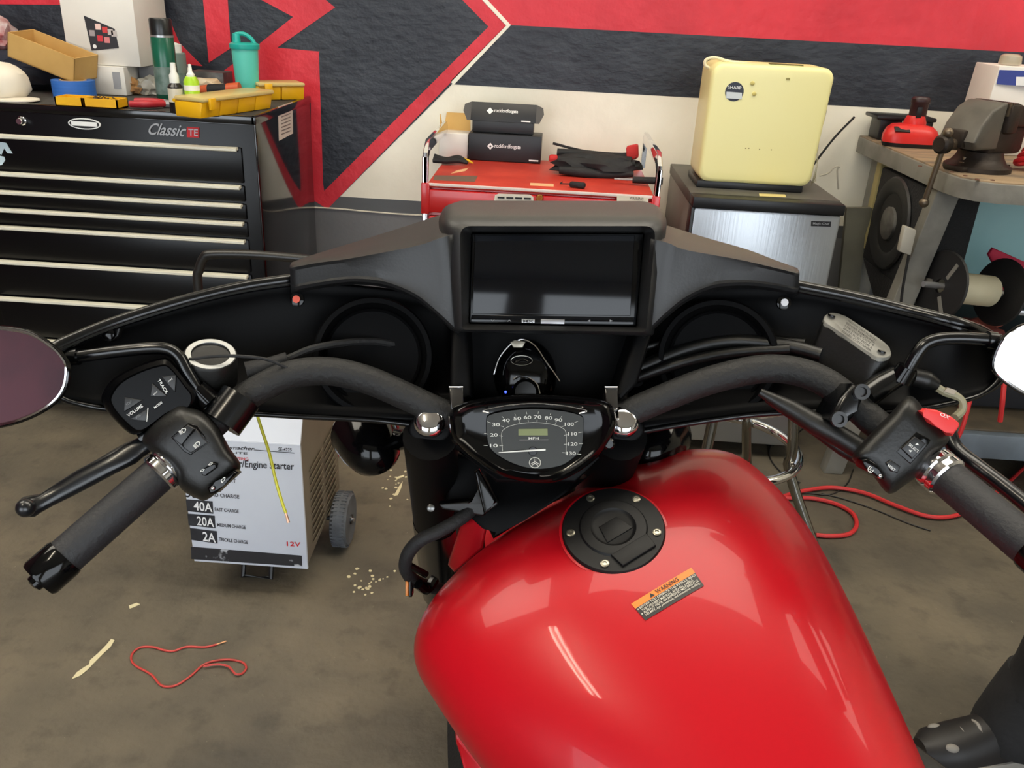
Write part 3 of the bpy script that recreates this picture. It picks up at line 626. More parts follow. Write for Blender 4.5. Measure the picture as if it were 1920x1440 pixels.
decal(fr, 'yellowed_tape', [atZ(u, v, FZ+0.004) for u, v in ((1424, 368), (1474, 370), (1472, 365), (1423, 363))], mat('tape_cream', (214, 196, 130), 0.5), 0.0006, (0, 0, 1))
# appliance
M_cream = mat('cream_plastic', (240, 232, 168), 0.35, c2=(238, 228, 158), ns=2)
ap = thing('air_purifier', 'cream yellow rounded appliance standing on the fridge', 'appliance', (0.6, 2.72, FZ+0.004))
ax0, ax1, az0, az1, ay = atY(1308, 335, 2.60).x, atY(1521, 345, 2.60).x, FZ+0.022, atY(1430, 122, 2.60).z, 2.60
def rounded(w0, w1, z0, z1, r, n=6):
    out = []
    for cx, cz, a0 in ((w1-r, z1-r, 0), (w0+r, z1-r, 90), (w0+r, z0+r, 180), (w1-r, z0+r, 270)):
        for k in range(n+1):
            an = math.radians(a0+90*k/n); out.append((cx+r*math.cos(an), cz+r*math.sin(an)))
    return out
o0 = rounded(ax0, ax1, az0, az1, 0.03)
xw = ax1+(atY(1555, 160, 2.60).x-ax1); 
def warp(x, z): # body grows a little wider towards the top right
    k = (z-az0)/(az1-az0); return x+(max(0, (x-ax0)/(ax1-ax0)))*0.012*k
rings = []
for y, sc in ((ay+0.19, 0.97), (ay+0.17, 1.0), (ay+0.02, 1.0), (ay+0.006, 0.985), (ay+0.001, 0.955), (ay, 0.92), (ay, 0.8)):
    mx3, mz3 = (ax0+ax1)/2, (az0+az1)/2
    rings.append([V(warp(mx3+(x-mx3)*sc, z), y, mz3+(z-mz3)*sc) for x, z in o0])
ob('appliance_body', loft(rings), M_cream, ap)
ob('base_plinth', box(ax0+0.0, ax1-0.02, ay+0.004, ay+0.19, FZ+0.0045, FZ+0.026, 0.004), M_bplas, ap)
def ca(u, v): return atY(u, v, ay-0.0004)
cst = ca(1377, 172); stk = ob('round_sticker', slab(ellipse(cst, V(0.0265, 0, 0), V(0, 0, 0.0265), 28), V(0, 1, 0), 0.0008), mat('sticker_navy', (28, 32, 46), 0.4), ap)
text(stk, 'SHARP', ca(1365, 166), ca(1390, 168), ca(1365, 160), M_white, eps=0.0012)
decal(stk, 'sticker_panel', [ca(1361, 184), ca(1391, 186), ca(1391, 174), ca(1362, 172)], mat('panel_pale', (206, 212, 214), 0.5), 0.0016)
for u, v in ((1411, 156), (1414, 176)): ob('sensor_dot', lathe([(0.006, 0), (0.006, 0.0015), (0.004, 0.003), (0, 0.003)], ca(u, v), (0, -1, 0), 16), mat('cream_dark', (206, 190, 110), 0.4), ap)
for u, v in ((1398, 278), (1404, 278), (1424, 280), (1446, 281)): ob('small_hole', lathe([(0.0018, 0), (0.0018, 0.0006), (0, 0.0006)], ca(u, v), (0, -1, 0), 8), mat('hole_brown', (140, 122, 70), 0.5), ap)
decal(ap, 'status_icon', [ca(1474, 150), ca(1481, 150), ca(1481, 146), ca(1474, 146)], mat('icon_olive', (150, 140, 80), 0.5), 0.001)
pz = az1-0.001
ob('display_strip', pbox((atY(1443, 122, ay+0.06).x, ay+0.05, pz-0.002), (0.095, 0, 0), (0, 0.03, 0), (0, 0, 0.006), 0.002), mat('display_olive', (96, 98, 50), 0.3), ap)
cd = [(1330, 128), (1322, 122), (1324, 112), (1340, 108), (1362, 114), (1385, 118), (1420, 122), (1442, 123)]
ob('power_cord', tube([atY(u, v, ay+0.07) for u, v in cd], 0.0045, 8), mat('cord_cream', (226, 216, 182), 0.4), ap)
# plastic film hanging at the right side of the appliance
rows = []
for i in range(9):
    k = i/8; row = []
    for j in range(5):
        m = j/4
        x = ax1+0.01+0.03*m+0.02*math.sin(k*9+m*3)*0.4+(0.05*max(0, k-0.6)*m); z = az1-0.09-(az1-0.09-FZ-0.02)*k; y = ay+0.03+0.12*m+0.015*math.sin(k*7+m*5)
        row.append((x, y, z))
    rows.append(row)
ob('plastic_film', grid(rows), mat('film', (206, 200, 150), 0.12, alpha=0.35), ap, solid=0.0006)
# cords on the wall beside the fridge
ob('leaning_cable', tube([V(fx1+0.03, 2.97, FZ+0.02), V(fx1+0.09, 2.98, FZ+0.12), V(fx1+0.15, 3.0, FZ+0.19)], 0.004, 6), M_rubber, label='black cord leaning on the wall beside the fridge', cat='cable')
ob('hanging_hook', tube([atY(1537, 330, 2.95), atY(1553, 325, 2.95), atY(1566, 313, 2.95), atY(1574, 314, 2.95), atY(1570, 320, 2.95), atY(1572, 355, 2.95)], 0.0028, 6), mat('hook_grey', (186, 180, 164), 0.4), label='small pale wire hook between fridge and bench', cat='hook')
# ================================================================ workbench
BZ = 0.96; bx0 = 1.055; byf = 2.23
M_wtop = mat('worn_bench_top', (150, 128, 100), 0.7, c2=(104, 92, 78), ns=6, bump=0.3, bs=40, stretch=(1, 4, 1))
M_bgrey = mat('bench_grey_paint', (128, 126, 118), 0.6, c2=(104, 102, 95), ns=9, bump=0.15, bs=40)
bn = thing('workbench', 'grey painted workbench with a worn wooden top', 'workbench', (1.6, 2.6, 0))
outl = [(bx0-0.015, 3.03), (bx0, byf+0.12), (bx0+0.012, byf+0.06), (bx0+0.04, byf+0.02), (bx0+0.09, byf), (2.7, byf-0.02), (2.7, 3.03)]
ob('bench_top', slab([V(x, y, BZ) for x, y in outl], V(0, 0, -1), 0.012, 0.002), M_wtop, bn)
ob('top_edge', slab([V(x-0.002 if x < 2 else x, y-0.002 if y < 3 else y, BZ-0.004) for x, y in outl], V(0, 0, -1), 0.05, 0.004), M_bgrey, bn)
def leg(px, th=0.045):
    a, b, c_, d = px; return slab([a, b, c_, d], V(0, 1, 0), th, 0.003, both=True)
yl = 2.40
fl = [atY(1760, 352, yl), atY(1806, 352, yl), atY(1716, 566, yl), atY(1674, 566, yl)]
dirn = (fl[3]-fl[0]); kz = (0.0-fl[0].z)/dirn.z
fl[3] = fl[0]+dirn*kz; fl[2] = fl[1]+(fl[2]-fl[1])*((0-fl[1].z)/(fl[2]-fl[1]).z)
fl[0].z = fl[1].z = BZ-0.054
ob('leg', leg(fl, 0.05), M_bgrey, bn)
bl0 = atY(1648, 300, 2.90).x
ob('leg', box(bl0-0.005, bl0+0.06, 2.88, 2.95, 0, BZ-0.054, 0.003), M_bgrey, bn)
ob('leg_cleat', box(bl0-0.012, bl0+0.02, 2.84, 2.879, 0.62, BZ-0.06, 0.003), mat('raw_pine', (176, 162, 110), 0.7), bn)
for x in (2.6,): 
    for y in (2.35, 2.9): ob('leg', box(x, x+0.07, y, y+0.07, 0, BZ-0.054, 0.003), M_bgrey, bn)
ob('lower_shelf', box(1.18, 2.66, 2.36, 2.95, 0.19, 0.21, 0.003), mat('shelf_wood', (96, 84, 66), 0.7, c2=(70, 62, 50), ns=8), bn)
ob('shelf_rail', box(1.18, 2.66, 2.33, 2.36, 0.125, 0.205, 0.004), mat('rail_blue_grey', (110, 122, 134), 0.5, c2=(92, 102, 112), ns=7), bn)
ob('back_rail', box(1.15, 2.66, 2.96, 2.985, 0.80, 0.9, 0.003), M_bgrey, bn)
# nails and stains along the bench edge
for u, v in ((1725, 312), (1785, 323), (1810, 330), (1842, 341), (1896, 353)):
    p = atZ(u, v, BZ); ob('nail_head', lathe([(0.006, 0), (0.005, 0.002), (0, 0.003)], (p.x, max(p.y, byf+0.02), BZ), (0, 0, 1), 10), mat('rust', (92, 56, 40), 0.7), bn)
# board added to give the wall under the bench its teal tone
ob('teal_wall_patch', box(1.30, 2.65, 2.995, 3.03, 0.50, 0.93, 0.004), mat('teal_tone', (150, 190, 188), 0.5, c2=(132, 176, 176), ns=3), label='pale teal board added over the wall under the bench', cat='board')
# subwoofer cabinet under the bench, its round driver facing left
M_mdf = mat('black_carpet', (30, 30, 31), 0.9, bump=0.4, bs=150)
sb = thing('subwoofer_cabinet', 'black speaker cabinet with a round driver under the bench top', 'speaker', (1.25, 2.65, 0.56))
F0, F1 = atY(1657, 300, 2.80), atY(1752, 318, 2.44)
z0_, z1_ = 0.60, 0.895
e = V(F1.x-F0.x, F1.y-F0.y, 0); L = e.length; e = e.normalized(); nn = V(e.y, -e.x, 0)
if nn.x > 0: nn = -nn
S0 = V(F0.x, F0.y, z0_)+nn*0.0
ob('cabinet', pbox(S0, e*L, -nn*0.15, V(0, 0, z1_-z0_), 0.006), M_mdf, sb)
cc_ = S0+e*(L*0.46)+V(0, 0, (z1_-z0_)*0.52)
ob('driver_ring', lathe([(0.085, 0), (0.135, 0), (0.14, 0.006), (0.135, 0.012), (0.10, 0.012), (0.085, 0.004)], cc_, nn, 32, ring=True), mat('driver_black', (34, 34, 34), 0.5), sb)
ob('driver_cone', lathe([(0.10, 0.006), (0.04, 0.001), (0, 0.001)], cc_, nn, 28), mat('driver_cone', (24, 24, 24), 0.6), sb)
ob('driver_magnet', lathe([(0.05, 0.0), (0.05, 0.014), (0.03, 0.02), (0, 0.02)], cc_, nn, 18), mat('magnet_grey', (96, 94, 88), 0.5, c2=(60, 58, 54), ns=25), sb)
ob('cabinet_brace', slab([S0+e*L*0.05+nn*0.002, S0+e*L+nn*0.002, S0+e*L*0.98+V(0, 0, -0.10)+nn*0.002, S0+e*L*0.7+V(0, 0, -0.13)+nn*0.002], -nn, 0.02), M_mdf, sb)
ob('storage_bin', box(1.32, 2.4, 2.50, 2.93, 0.22, 0.47, 0.008), mat('dark_bin', (24, 25, 30), 0.6), label='dark storage bin on the lower shelf of the bench', cat='bin')
# grey cardboard tube and panel between fridge and bench
ob('cardboard_sheet', slab([atY(1588, 390, 2.84), atY(1640, 390, 2.84), atY(1622, 440, 2.84), atY(1610, 560, 2.84), atY(1572, 560, 2.84)], V(0, 1, 0), 0.02), mat('dull_card', (104, 102, 88), 0.8, c2=(86, 84, 74), ns=6), label='dull grey card sheet standing between fridge and bench', cat='sheet')
# hanging power adapter
ph = thing('power_adapter', 'off-white plug adapter hanging on its lead at the bench leg', 'adapter', atY(1702, 450, 2.36))
ob('adapter_body', pbox(atY(1686, 472, 2.37), atY(1708, 480, 2.37)-atY(1686, 472, 2.37), V(0, 0.025, 0), atY(1697, 424, 2.37)-atY(1686, 472, 2.37), 0.004), mat('off_white', (176, 172, 160), 0.5), ph)
ob('adapter_lead', tube([atY(1704, 478, 2.375), atY(1698, 510, 2.375), atY(1692, 545, 2.375), atY(1688, 580, 2.375)], 0.004, 6), M_rubber, ph)
# cable reel
rc0, rc1 = atY(1764, 536, 2.36), atY(1874, 548, 2.42); ax = (rc1-rc0); AL = ax.length
rl = thing('cable_reel', 'black cable reel with a white core below the vise', 'reel', (rc0+rc1)/2-V(0, 0, 0.1))
M_reel = mat('reel_black', (26, 26, 27), 0.55)
def disc(c0, r): return lathe([(0.02, -0.004), (r*0.96, -0.004), (r, 0), (r*0.96, 0.004), (0.02, 0.004)], c0, ax, 36, ring=True)
ob('reel_flange', disc(rc0, 0.10), M_reel, rl); ob('reel_flange', disc(rc1, 0.098), M_reel, rl)
ob('reel_core', lathe([(0.044, 0.03), (0.044, AL-0.035)], rc0, ax, 28), mat('core_white', (216, 208, 178), 0.5, c2=(204, 194, 160), ns=6), rl)
ob('reel_rod', tube([rc0-ax.normalized()*0.06, rc1+ax.normalized()*0.25], 0.009, 10, sub=1), M_silver, rl)
for k in range(3):
    an = k*2.1+0.4; b1_, b2_, _ = basis(ax)
    ob('flange_slot', pbox(rc0-ax.normalized()*0.006+(b1_*math.cos(an)+b2_*math.sin(an))*0.03, (b1_*math.cos(an)+b2_*math.sin(an))*0.05, (b2_*math.cos(an)-b1_*math.sin(an))*0.012, ax.normalized()*0.002), mat('slot_grey', (120, 118, 112), 0.5), rl)
# red folded banner on the bin
pts = [atY(u, v, 2.49) for u, v in ((1853, 478), (1862, 465), (1930, 495), (1990, 520), (1990, 560), (1880, 545), (1870, 510))]
ob('red_banner', slab(pts, V(0, 1, 0), 0.01, 0.004), mat('magenta_cloth', (190, 30, 64), 0.7, c2=(160, 24, 54), ns=8, bump=0.3, bs=40), label='folded magenta red cloth hanging on the dark bin', cat='cloth')
ob('perforated_strip', box(1.36, 1.9, 2.44, 2.455, 0.548, 0.562, 0.001), M_silver, label='thin perforated metal strip behind the reel', cat='strip')
p = atZ(1808, 620, 0.215); ob('orange_rag', lump((1.30, 2.46, 0.49), (0.07, 0.04, 0.03), 31, 0.5, zmin=0.471), mat('orange_rag', (150, 70, 52), 0.8, c2=(96, 40, 34), ns=20), label='reddish crumpled bag on the dark bin below the reel', cat='bag')

# ---------------------------------------------------------------- things on the bench
BT = BZ+0.0005
M_iron = mat('vise_iron', (58, 50, 44), 0.5, metal=0.55, c2=(44, 38, 34), ns=12, bump=0.2, bs=50)
M_irons = mat('vise_bare_steel', (120, 108, 92), 0.4, metal=0.8, c2=(90, 78, 66), ns=10)
va = V(math.cos(math.radians(210)), math.sin(math.radians(210)), 0); vl = V(va.y, -va.x, 0)
if vl.y > 0: vl = -vl
vz = V(0, 0, 1)
ctr = V(1.16, 2.42, BT)
vs = thing('bench_vise', 'dark iron bench vise bolted to the bench corner', 'vise', (ctr.x, ctr.y, BT))
def vp(a, l, z): return ctr+va*a+vl*l+vz*z
ob('vise_base', join(lathe([(0.085, 0), (0.085, 0.012), (0.07, 0.02), (0.06, 0.035), (0.055, 0.05), (0, 0.05)], (ctr.x, ctr.y, BT), (0, 0, 1), 28), pbox(vp(-0.1, -0.03, 0), va*0.2, vl*0.06, vz*0.014, 0.004)), M_iron, vs)
ob('vise_body', join(pbox(vp(-0.10, -0.05, 0.045), va*0.14, vl*0.10, vz*0.075, 0.014), pbox(vp(-0.035, -0.065, 0.10), va*0.045, vl*0.13, vz*0.075, 0.01)), M_iron, vs)
# curved fixed jaw / anvil horn
prof = [(-0.10, 0.115), (-0.10, 0.14), (-0.07, 0.165), (-0.02, 0.178), (-0.0, 0.178), (0.0, 0.12)]
ob('fixed_jaw', slab([vp(a, -0.06, z) for a, z in prof], vl, 0.12, 0.006, both=True), M_iron, vs)
prof = [(0.016, 0.178), (0.035, 0.178), (0.07, 0.16), (0.10, 0.12), (0.115, 0.08), (0.10, 0.06), (0.016, 0.06)]
ob('sliding_jaw', slab([vp(a, -0.055, z) for a, z in prof], vl, 0.11, 0.008, both=True), mat('vise_grey', (96, 92, 84), 0.5, metal=0.3, c2=(80, 76, 70), ns=12), vs)
ob('jaw_face', join(pbox(vp(0.008, -0.058, 0.145), va*0.008, vl*0.116, vz*0.032), pbox(vp(-0.006, -0.058, 0.145), va*0.008, vl*0.116, vz*0.032)), M_irons, vs)
ob('slide_bar', pbox(vp(-0.05, -0.024, 0.062), va*0.17, vl*0.048, vz*0.045, 0.006), M_iron, vs)
sc0 = vp(0.105, 0, 0.07)
ob('lead_screw', tube([sc0, sc0+va*0.045], 0.013, 14, sub=1), M_irons, vs)
ob('screw_head', lathe([(0.02, 0), (0.024, 0.006), (0.024, 0.026), (0.018, 0.032), (0, 0.032)], sc0+va*0.04, va, 20), M_iron, vs)
hb = sc0+va*0.058
ht, hbm = hb+vz*0.03+vl*0.008, hb-vz*0.155-vl*0.012
ob('handle_bar', tube([ht, hbm], 0.0075, 10, sub=1), M_irons, vs)
ob('handle_knob', ball(hbm, 0.013), M_irons, vs); ob('handle_knob', ball(ht, 0.013), M_irons, vs)
for s in (-1, 1): ob('base_bolt', join(lathe([(0.012, 0.012), (0.012, 0.022), (0, 0.022)], vp(0.06*s, 0.0, 0), (0, 0, 1), 6), tube([vp(0.06*s, 0, 0.02), vp(0.06*s, 0, 0.035)], 0.005, 8, sub=1)), M_irons, vs)
ob('lock_lever', tube([vp(0.02, -0.05, 0.05), vp(0.03, -0.09, 0.045)], 0.006, 8, sub=1), M_iron, vs)
# battery charger
M_cred = mat('charger_red', (212, 44, 40), 0.35, c2=(200, 38, 36), ns=4)
q0 = atZ(1670, 262, BT); q1 = atZ(1768, 268, BT)
bc_ = thing('battery_charger', 'red tool battery charger with a battery plugged upright', 'charger', ((q0.x+q1.x)/2, q0.y+0.06, BT))
a_, b_ = atY(1664, 250, 2.77), atY(1772, 255, 2.77); cx, cy = (a_.x+b_.x)/2, 2.83; W_, D_ = b_.x-a_.x, 0.12
def ring(z, s, yo=0): return [V(cx+W_/2*s*x*(1.0 if y < 0 else 0.82), cy+yo+D_/2*s*y, BT+z) for x, y in [(math.copysign(abs(math.cos(a))**0.6, math.cos(a)), math.copysign(abs(math.sin(a))**0.6, math.sin(a))) for a in [2*math.pi*k/28 for k in range(28)]]]
ob('charger_base', loft([ring(0, 0.97), ring(0.012, 1.0)]), M_bplas, bc_)
ob('charger_shell', loft([ring(0.012, 1.0), ring(0.03, 1.0), ring(0.05, 0.9), ring(0.062, 0.72), ring(0.066, 0.4)]), M_cred, bc_)
ob('socket_collar', lathe([(0.032, 0.05), (0.034, 0.07), (0.026, 0.09), (0, 0.09)], (cx+0.015, cy+0.01, BT), (0, 0, 1), 20), M_cred, bc_)
bp_ = ob('battery_pack', lathe([(0.023, 0.075), (0.023, 0.125), (0.025, 0.128), (0.025, 0.14), (0.02, 0.146), (0, 0.146)], (cx+0.018, cy+0.01, BT), (0, 0, 1), 20, 1.15, 0.9), mat('battery_dark', (46, 22, 24), 0.4), bc_)
ob('battery_release', box(cx+0.004, cx+0.02, cy-0.018, cy-0.01, BT+0.085, BT+0.118, 0.002), M_bplas, bp_)
ob('status_panel', pbox((cx-W_*0.36, cy-D_*0.44, BT+0.045), (0.045, -0.004, 0), (0, 0.018, 0.012), (0, -0.002, 0.003), 0.001), M_bplas, bc_)
# black tray behind the charger
ob('black_tray', join(pbox((atY(1640, 205, 2.95).x, 2.91, BT+0.065), (0.19, 0, 0), (0, 0.12, 0), (0, 0, 0.012), 0.004), box(atY(1640, 205, 2.95).x+0.02, atY(1640, 205, 2.95).x+0.09, 2.93, 3.02, BT, BT+0.066, 0.004), box(atY(1640, 205, 2.95).x+0.15, atY(1640, 205, 2.95).x+0.19, 2.93, 3.02, BT, BT+0.066, 0.004)), M_bplas, label='low black stand against the wall behind the red charger', cat='stand')
ob('cream_strip', box(atY(1742, 225, 2.9).x, atY(1790, 225, 2.9).x, 2.86, 2.90, BT, BT+0.03, 0.003), mat('strip_cream', (206, 198, 166), 0.5), label='short cream strip lying between charger and vise', cat='strip')
# white printed carton
wx = atY(1832, 250, 2.72).x; wz = atY(1840, 122, 2.72).z
wc = thing('printed_carton', 'white carton with a blue printed header at the right edge', 'box', (wx+0.12, 2.8, BT))
ob('carton_body', pbox((wx+0.002, 2.72, BT), (0.30, 0.02, 0), (0.02, 0.2, 0), (0.012, 0, wz-BT), 0.003), M_box, wc)
def cwc(u, v): return atY(u, v, 2.7185)
decal(wc, 'blue_header', [cwc(1868, 158), cwc(1990, 166), cwc(1990, 135), cwc(1874, 131)], mat('header_blue', (46, 62, 140), 0.5), 0.001)
decal(wc, 'header_window', [cwc(1904, 160), cwc(1990, 165), cwc(1990, 145), cwc(1905, 144)], M_white, 0.0018)
for u, v in ((1908, 206), (1924, 207), (1906, 219), (1922, 220)): decal(wc, 'printed_picture', [cwc(u-5, v+4), cwc(u+5, v+4), cwc(u+5, v-4), cwc(u-5, v-4)], mat('picture_grey', (120, 116, 116), 0.5), 0.001)
gl = atY(1897, 128, 2.78)
ob('glass_jar', lathe([(0.03, 0), (0.032, 0.004), (0.03, 0.024), (0.02, 0.03), (0, 0.03)], (gl.x, 2.80, wz+0.002), (0, 0, 1), 20), mat('jar_clear', (196, 184, 160), 0.1, alpha=0.6), label='small clear dish on top of the white carton', cat='dish')
# red jumper cable coil
jc = thing('jumper_cable', 'coiled red cable behind the vise', 'cable', (atZ(1900, 315, BT).x, atZ(1900, 315, BT).y+0.05, BT))
M_rc = mat('red_cable', (204, 32, 40), 0.4)
for k in range(6):
    c0 = atZ(1938, 322, BT)+V(0.06, 0.02, 0.024+0.016*k); r = 0.085-0.006*k
    ob('cable_loop', tube([c0+V(r*math.cos(a+k*0.5)*1.2, r*math.sin(a+k*0.5)*0.55, 0.012*math.sin(a*2+k)) for a in [2*math.pi*j/10 for j in range(10)]], 0.0075, 8, closed=True, sub=4), M_rc, jc)
ob('cable_tail', tube([atZ(1880, 318, BT)+V(0, 0, 0.01), atZ(1868, 300, BT)+V(0, 0, 0.03), atZ(1885, 290, BT)+V(0, 0, 0.08), atZ(1910, 290, BT)+V(0, 0, 0.1)], 0.0075, 8), M_rc, jc)
# ================================================================ wheeled battery charger / engine starter
YS = 1.62; M_cw = mat('charger_white_panel', (204, 208, 216), 0.4, c2=(194, 198, 208), ns=3); M_cside = mat('charger_taupe', (126, 116, 100), 0.45, c2=(110, 100, 88), ns=5)
f_bl, f_br = atY(364, 1052, YS), atY(577, 1064, YS); z0 = min(f_bl.z, f_br.z); z0 = (f_bl.z+f_br.z)/2
zt = 0.50
st = thing('engine_starter', 'white fronted wheeled battery charger and engine starter', 'battery charger', ((f_bl.x+f_br.x)/2, YS+0.17, 0))
x0, x1 = f_bl.x, f_br.x; yb = YS+0.33
ob('case', slab([V(x0+0.002, YS+0.004, z0), V(x0+0.002, YS+0.004, 0.415), V(x0+0.002, YS+0.05, zt), V(x0+0.002, yb, zt), V(x0+0.002, yb, z0+0.02)], V(1, 0, 0), x1-x0-0.004, 0.004, both=True), M_cside, st)
fpn = ob('front_panel', slab([V(x0, YS, z0-0.003), V(x1, YS, z0-0.003), V(x1, YS, 0.415), V(x0, YS, 0.415)], V(0, 1, 0), 0.006, 0.0015), M_cw, st)
ob('control_panel', slab([V(x0, YS-0.0005, 0.412), V(x1, YS-0.0005, 0.412), V(x1, YS+0.046, zt), V(x0, YS+0.046, zt)], V(0, 0.86, -0.5), 0.006), M_cw, st)
fy2 = YS-0.0006
def cq(u, v): return atY(u, v, fy2)
M_ink = mat('ink_black', (30, 31, 36), 0.5, c2=(44, 45, 50), ns=30)
decal(fpn, 'scuffed_band', [cq(359, 1048), cq(567, 1062), cq(566, 1042), cq(358, 1025)], mat('scuffed_black', (34, 34, 38), 0.5, c2=(170, 172, 176), ns=26, lo=0.58, hi=0.64, detail=8), 0.0008)
for (u0, v0, u1, v1), tx, (tu0, tv0, tu1, tv1), lb, (lu0, lv0, lu1, lv1) in (
    ((351, 958, 400, 963), '40A', (364, 956, 399, 960), 'FAST CHARGE', (403, 958, 448, 962)),
    ((354, 985, 404, 990), '20A', (370, 984, 402, 988), 'MEDIUM CHARGE', (408, 987, 461, 992)),
    ((359, 1012, 408, 1019), '2A', (381, 1013, 405, 1017), 'TRICKLE CHARGE', (411, 1014, 465, 1020))):
    decal(fpn, 'rating_block', [cq(u0, v0), cq(u1, v1), cq(u1-1.5, v1-23), cq(u0-2.5, v0-22)], M_ink, 0.0008)
    text(fpn, tx, cq(tu0, tv0), cq(tu1, tv1), cq(tu0-1, tv0-17), M_white, eps=0.0014)
    text(fpn, lb, cq(lu0, lv0), cq(lu1, lv1), cq(lu0-.5, lv0-6.5), M_ink)
text(fpn, '50A', cq(348, 932), cq(385, 936), cq(347, 915), M_ink)
text(fpn, 'RAPID CHARGE', cq(385, 930), cq(449, 935), cq(384.5, 923), M_ink)
text(fpn, 'ENGINE START', cq(372, 900), cq(443, 905), cq(371, 893), M_ink)
text(fpn, 'Battery Charger/Engine Starter', cq(349, 874.5), cq(551.5, 885), cq(348, 857), M_ink)
text(fpn, '12V', cq(538, 1023.5), cq(564, 1025), cq(537.5, 1015), M_redp)
text(fpn, 'AUTOMATIC SETTING', cq(380, 859), cq(466, 863.5), cq(379.5, 853.5), M_redp)
text(fpn, 'Schumacher', cq(405, 841), cq(476, 844.5), cq(405, 834), M_ink, shear=0.04)
text(fpn, 'ELITE', cq(425, 850), cq(464, 852), cq(425, 846), M_ink)
text(fpn, 'SE-4225', cq(522, 845), cq(547, 846.5), cq(522, 838.5), M_ink)
decal(fpn, 'rule_line', [cq(476, 844), cq(552, 850), cq(552, 849), cq(476, 843)], M_ink, 0.0007)
# louvres on the right side
M_lv = mat('louvre_dark', (70, 62, 52), 0.6)
for k in range(11):
    z = 0.115+k*0.0195
    for ya in (YS+0.06, YS+0.19):
        ob('louvre', slab([V(x1-0.0015, ya, z), V(x1-0.0015, ya+0.10, z), V(x1+0.004, ya+0.10, z+0.009), V(x1+0.004, ya, z+0.009)], V(0, 0, 1), 0.003), mat('charger_taupe_light', (158, 146, 124), 0.45), st)
# wheels
M_tyre = mat('grey_tyre', (96, 100, 106), 0.6, c2=(76, 79, 84), ns=20)
for x, s in ((x1+0.028, 1), (x0-0.028, -1)):
    cy_, r = YS+0.235, 0.072
    w = ob('wheel', lathe([(0.045, -0.02), (r-0.008, -0.021), (r, -0.012), (r, 0.012), (r-0.008, 0.021), (0.045, 0.02)], (x, cy_, r), (1, 0, 0), 36), M_tyre, st)
    bm = B()
    for k in range(44):
        an = 2*math.pi*k/44
        for lo, hi in ((-0.017, -0.003), (0.003, 0.017)):
            d = V(0, math.cos(an), math.sin(an)); tg = V(0, -math.sin(an), math.cos(an))
            bm = join(bm, pbox(V(x+lo, cy_, r)+d*(r-0.001)-tg*0.0022, V(hi-lo, 0, 0), tg*0.0044, d*0.0022))
    o = ob('tread_blocks', bm, M_tyre, w, kind='stuff')
    ob('wheel_hub', lathe([(0.044, 0.0), (0.044, 0.016), (0.03, 0.012), (0.014, 0.014), (0.012, 0.024), (0, 0.024)], (x, cy_, r), (s, 0, 0), 28), M_bplas, w)
    ob('hub_nut', lathe([(0.006, 0.02), (0.006, 0.029), (0, 0.03)], (x, cy_, r), (s, 0, 0), 10), M_chrome, w)
ob('axle', tube([V(x0-0.02, YS+0.235, 0.072), V(x1+0.02, YS+0.235, 0.072)], 0.006, 8, sub=1), M_bplas, st)
lx0, lx1 = atZ(452, 1096, 0).x, atZ(506, 1096, 0).x
ob('front_foot', tube([V(lx0, YS+0.09, z0+0.02), V(lx0, YS+0.05, 0.012), V(lx1, YS+0.05, 0.012), V(lx1, YS+0.09, z0+0.02)], 0.007, 8, sub=1), M_bplas, st)
hy = yb+0.012
H = [atY(u, v, hy) for u, v in ((372, 545), (374, 505), (382, 484), (398, 477), (480, 478), (575, 486), (598, 492), (606, 520))]
ob('push_handle', tube([V(H[0].x+0.005, hy, zt-0.2)]+H+[V(H[-1].x+0.002, hy, zt-0.2)], 0.0115, 10), mat('handle_black', (30, 29, 27), 0.35), st)
# red stand leaning beside the charger
rj = thing('jack_handle', 'short red bar standing beside the battery charger', 'bar', (x1+0.04, YS+0.45, 0))
a, b = atY(650, 786, 2.05), atY(630, 842, 2.05); d = (b-a).normalized(); 
ob('bar', tube([b+d*0.22, b, a, a-d*0.1], 0.014, 12, sub=1), mat('bar_red', (176, 34, 44), 0.35), rj)
ob('bar_foot', lathe([(0.05, 0), (0.05, 0.01), (0.02, 0.03), (0, 0.03)], V((b+d*0.22).x, 2.05, 0), (0, 0, 1), 18), M_bplas, rj)
ob('bar_lower', tube([b+d*0.22, V((b+d*0.22).x, 2.05, 0.02)], 0.012, 10, sub=1), M_bplas, rj)

# ================================================================ stool
sx_, sy_ = 0.515, 2.02; zr = 0.27; rr = 0.185
sl = thing('bar_stool', 'round stool with chrome ring and splayed chrome legs', 'stool', (sx_, sy_, 0))
def ringz(z, r): return [V(sx_+r*math.cos(2*math.pi*k/24), sy_+r*math.sin(2*math.pi*k/24), z) for k in range(24)]
ob('foot_ring', tube(ringz(zr, rr), 0.0125, 12, closed=True, sub=2), M_chrome, sl)
ob('upper_ring', tube(ringz(0.44, 0.15), 0.011, 12, closed=True, sub=2), M_chrome, sl)
M_dchr = mat('dull_chrome', (150, 148, 140), 0.18, metal=1.0)
for an in (-30, 60, 150, 240):
    a = math.radians(an); d = V(math.cos(a), math.sin(a), 0)
    ob('leg', tube([V(sx_, sy_, 0.56)+d*0.13, V(sx_, sy_, zr+0.05)+d*(rr-0.018), V(sx_, sy_, zr-0.02)+d*(rr-0.012), V(sx_, sy_, 0.012)+d*0.30], 0.0135, 12, sub=4), M_dchr, sl)
    ob('leg_tip', lathe([(0.017, 0), (0.017, 0.025), (0, 0.028)], V(sx_, sy_, 0)+d*0.303, (0, 0, 1), 12), M_rubber, sl)
ob('seat', lathe([(0.15, 0.555), (0.17, 0.565), (0.175, 0.585), (0.165, 0.602), (0.1, 0.61), (0, 0.612)], (sx_, sy_, 0), (0, 0, 1), 32), M_rubber, sl)

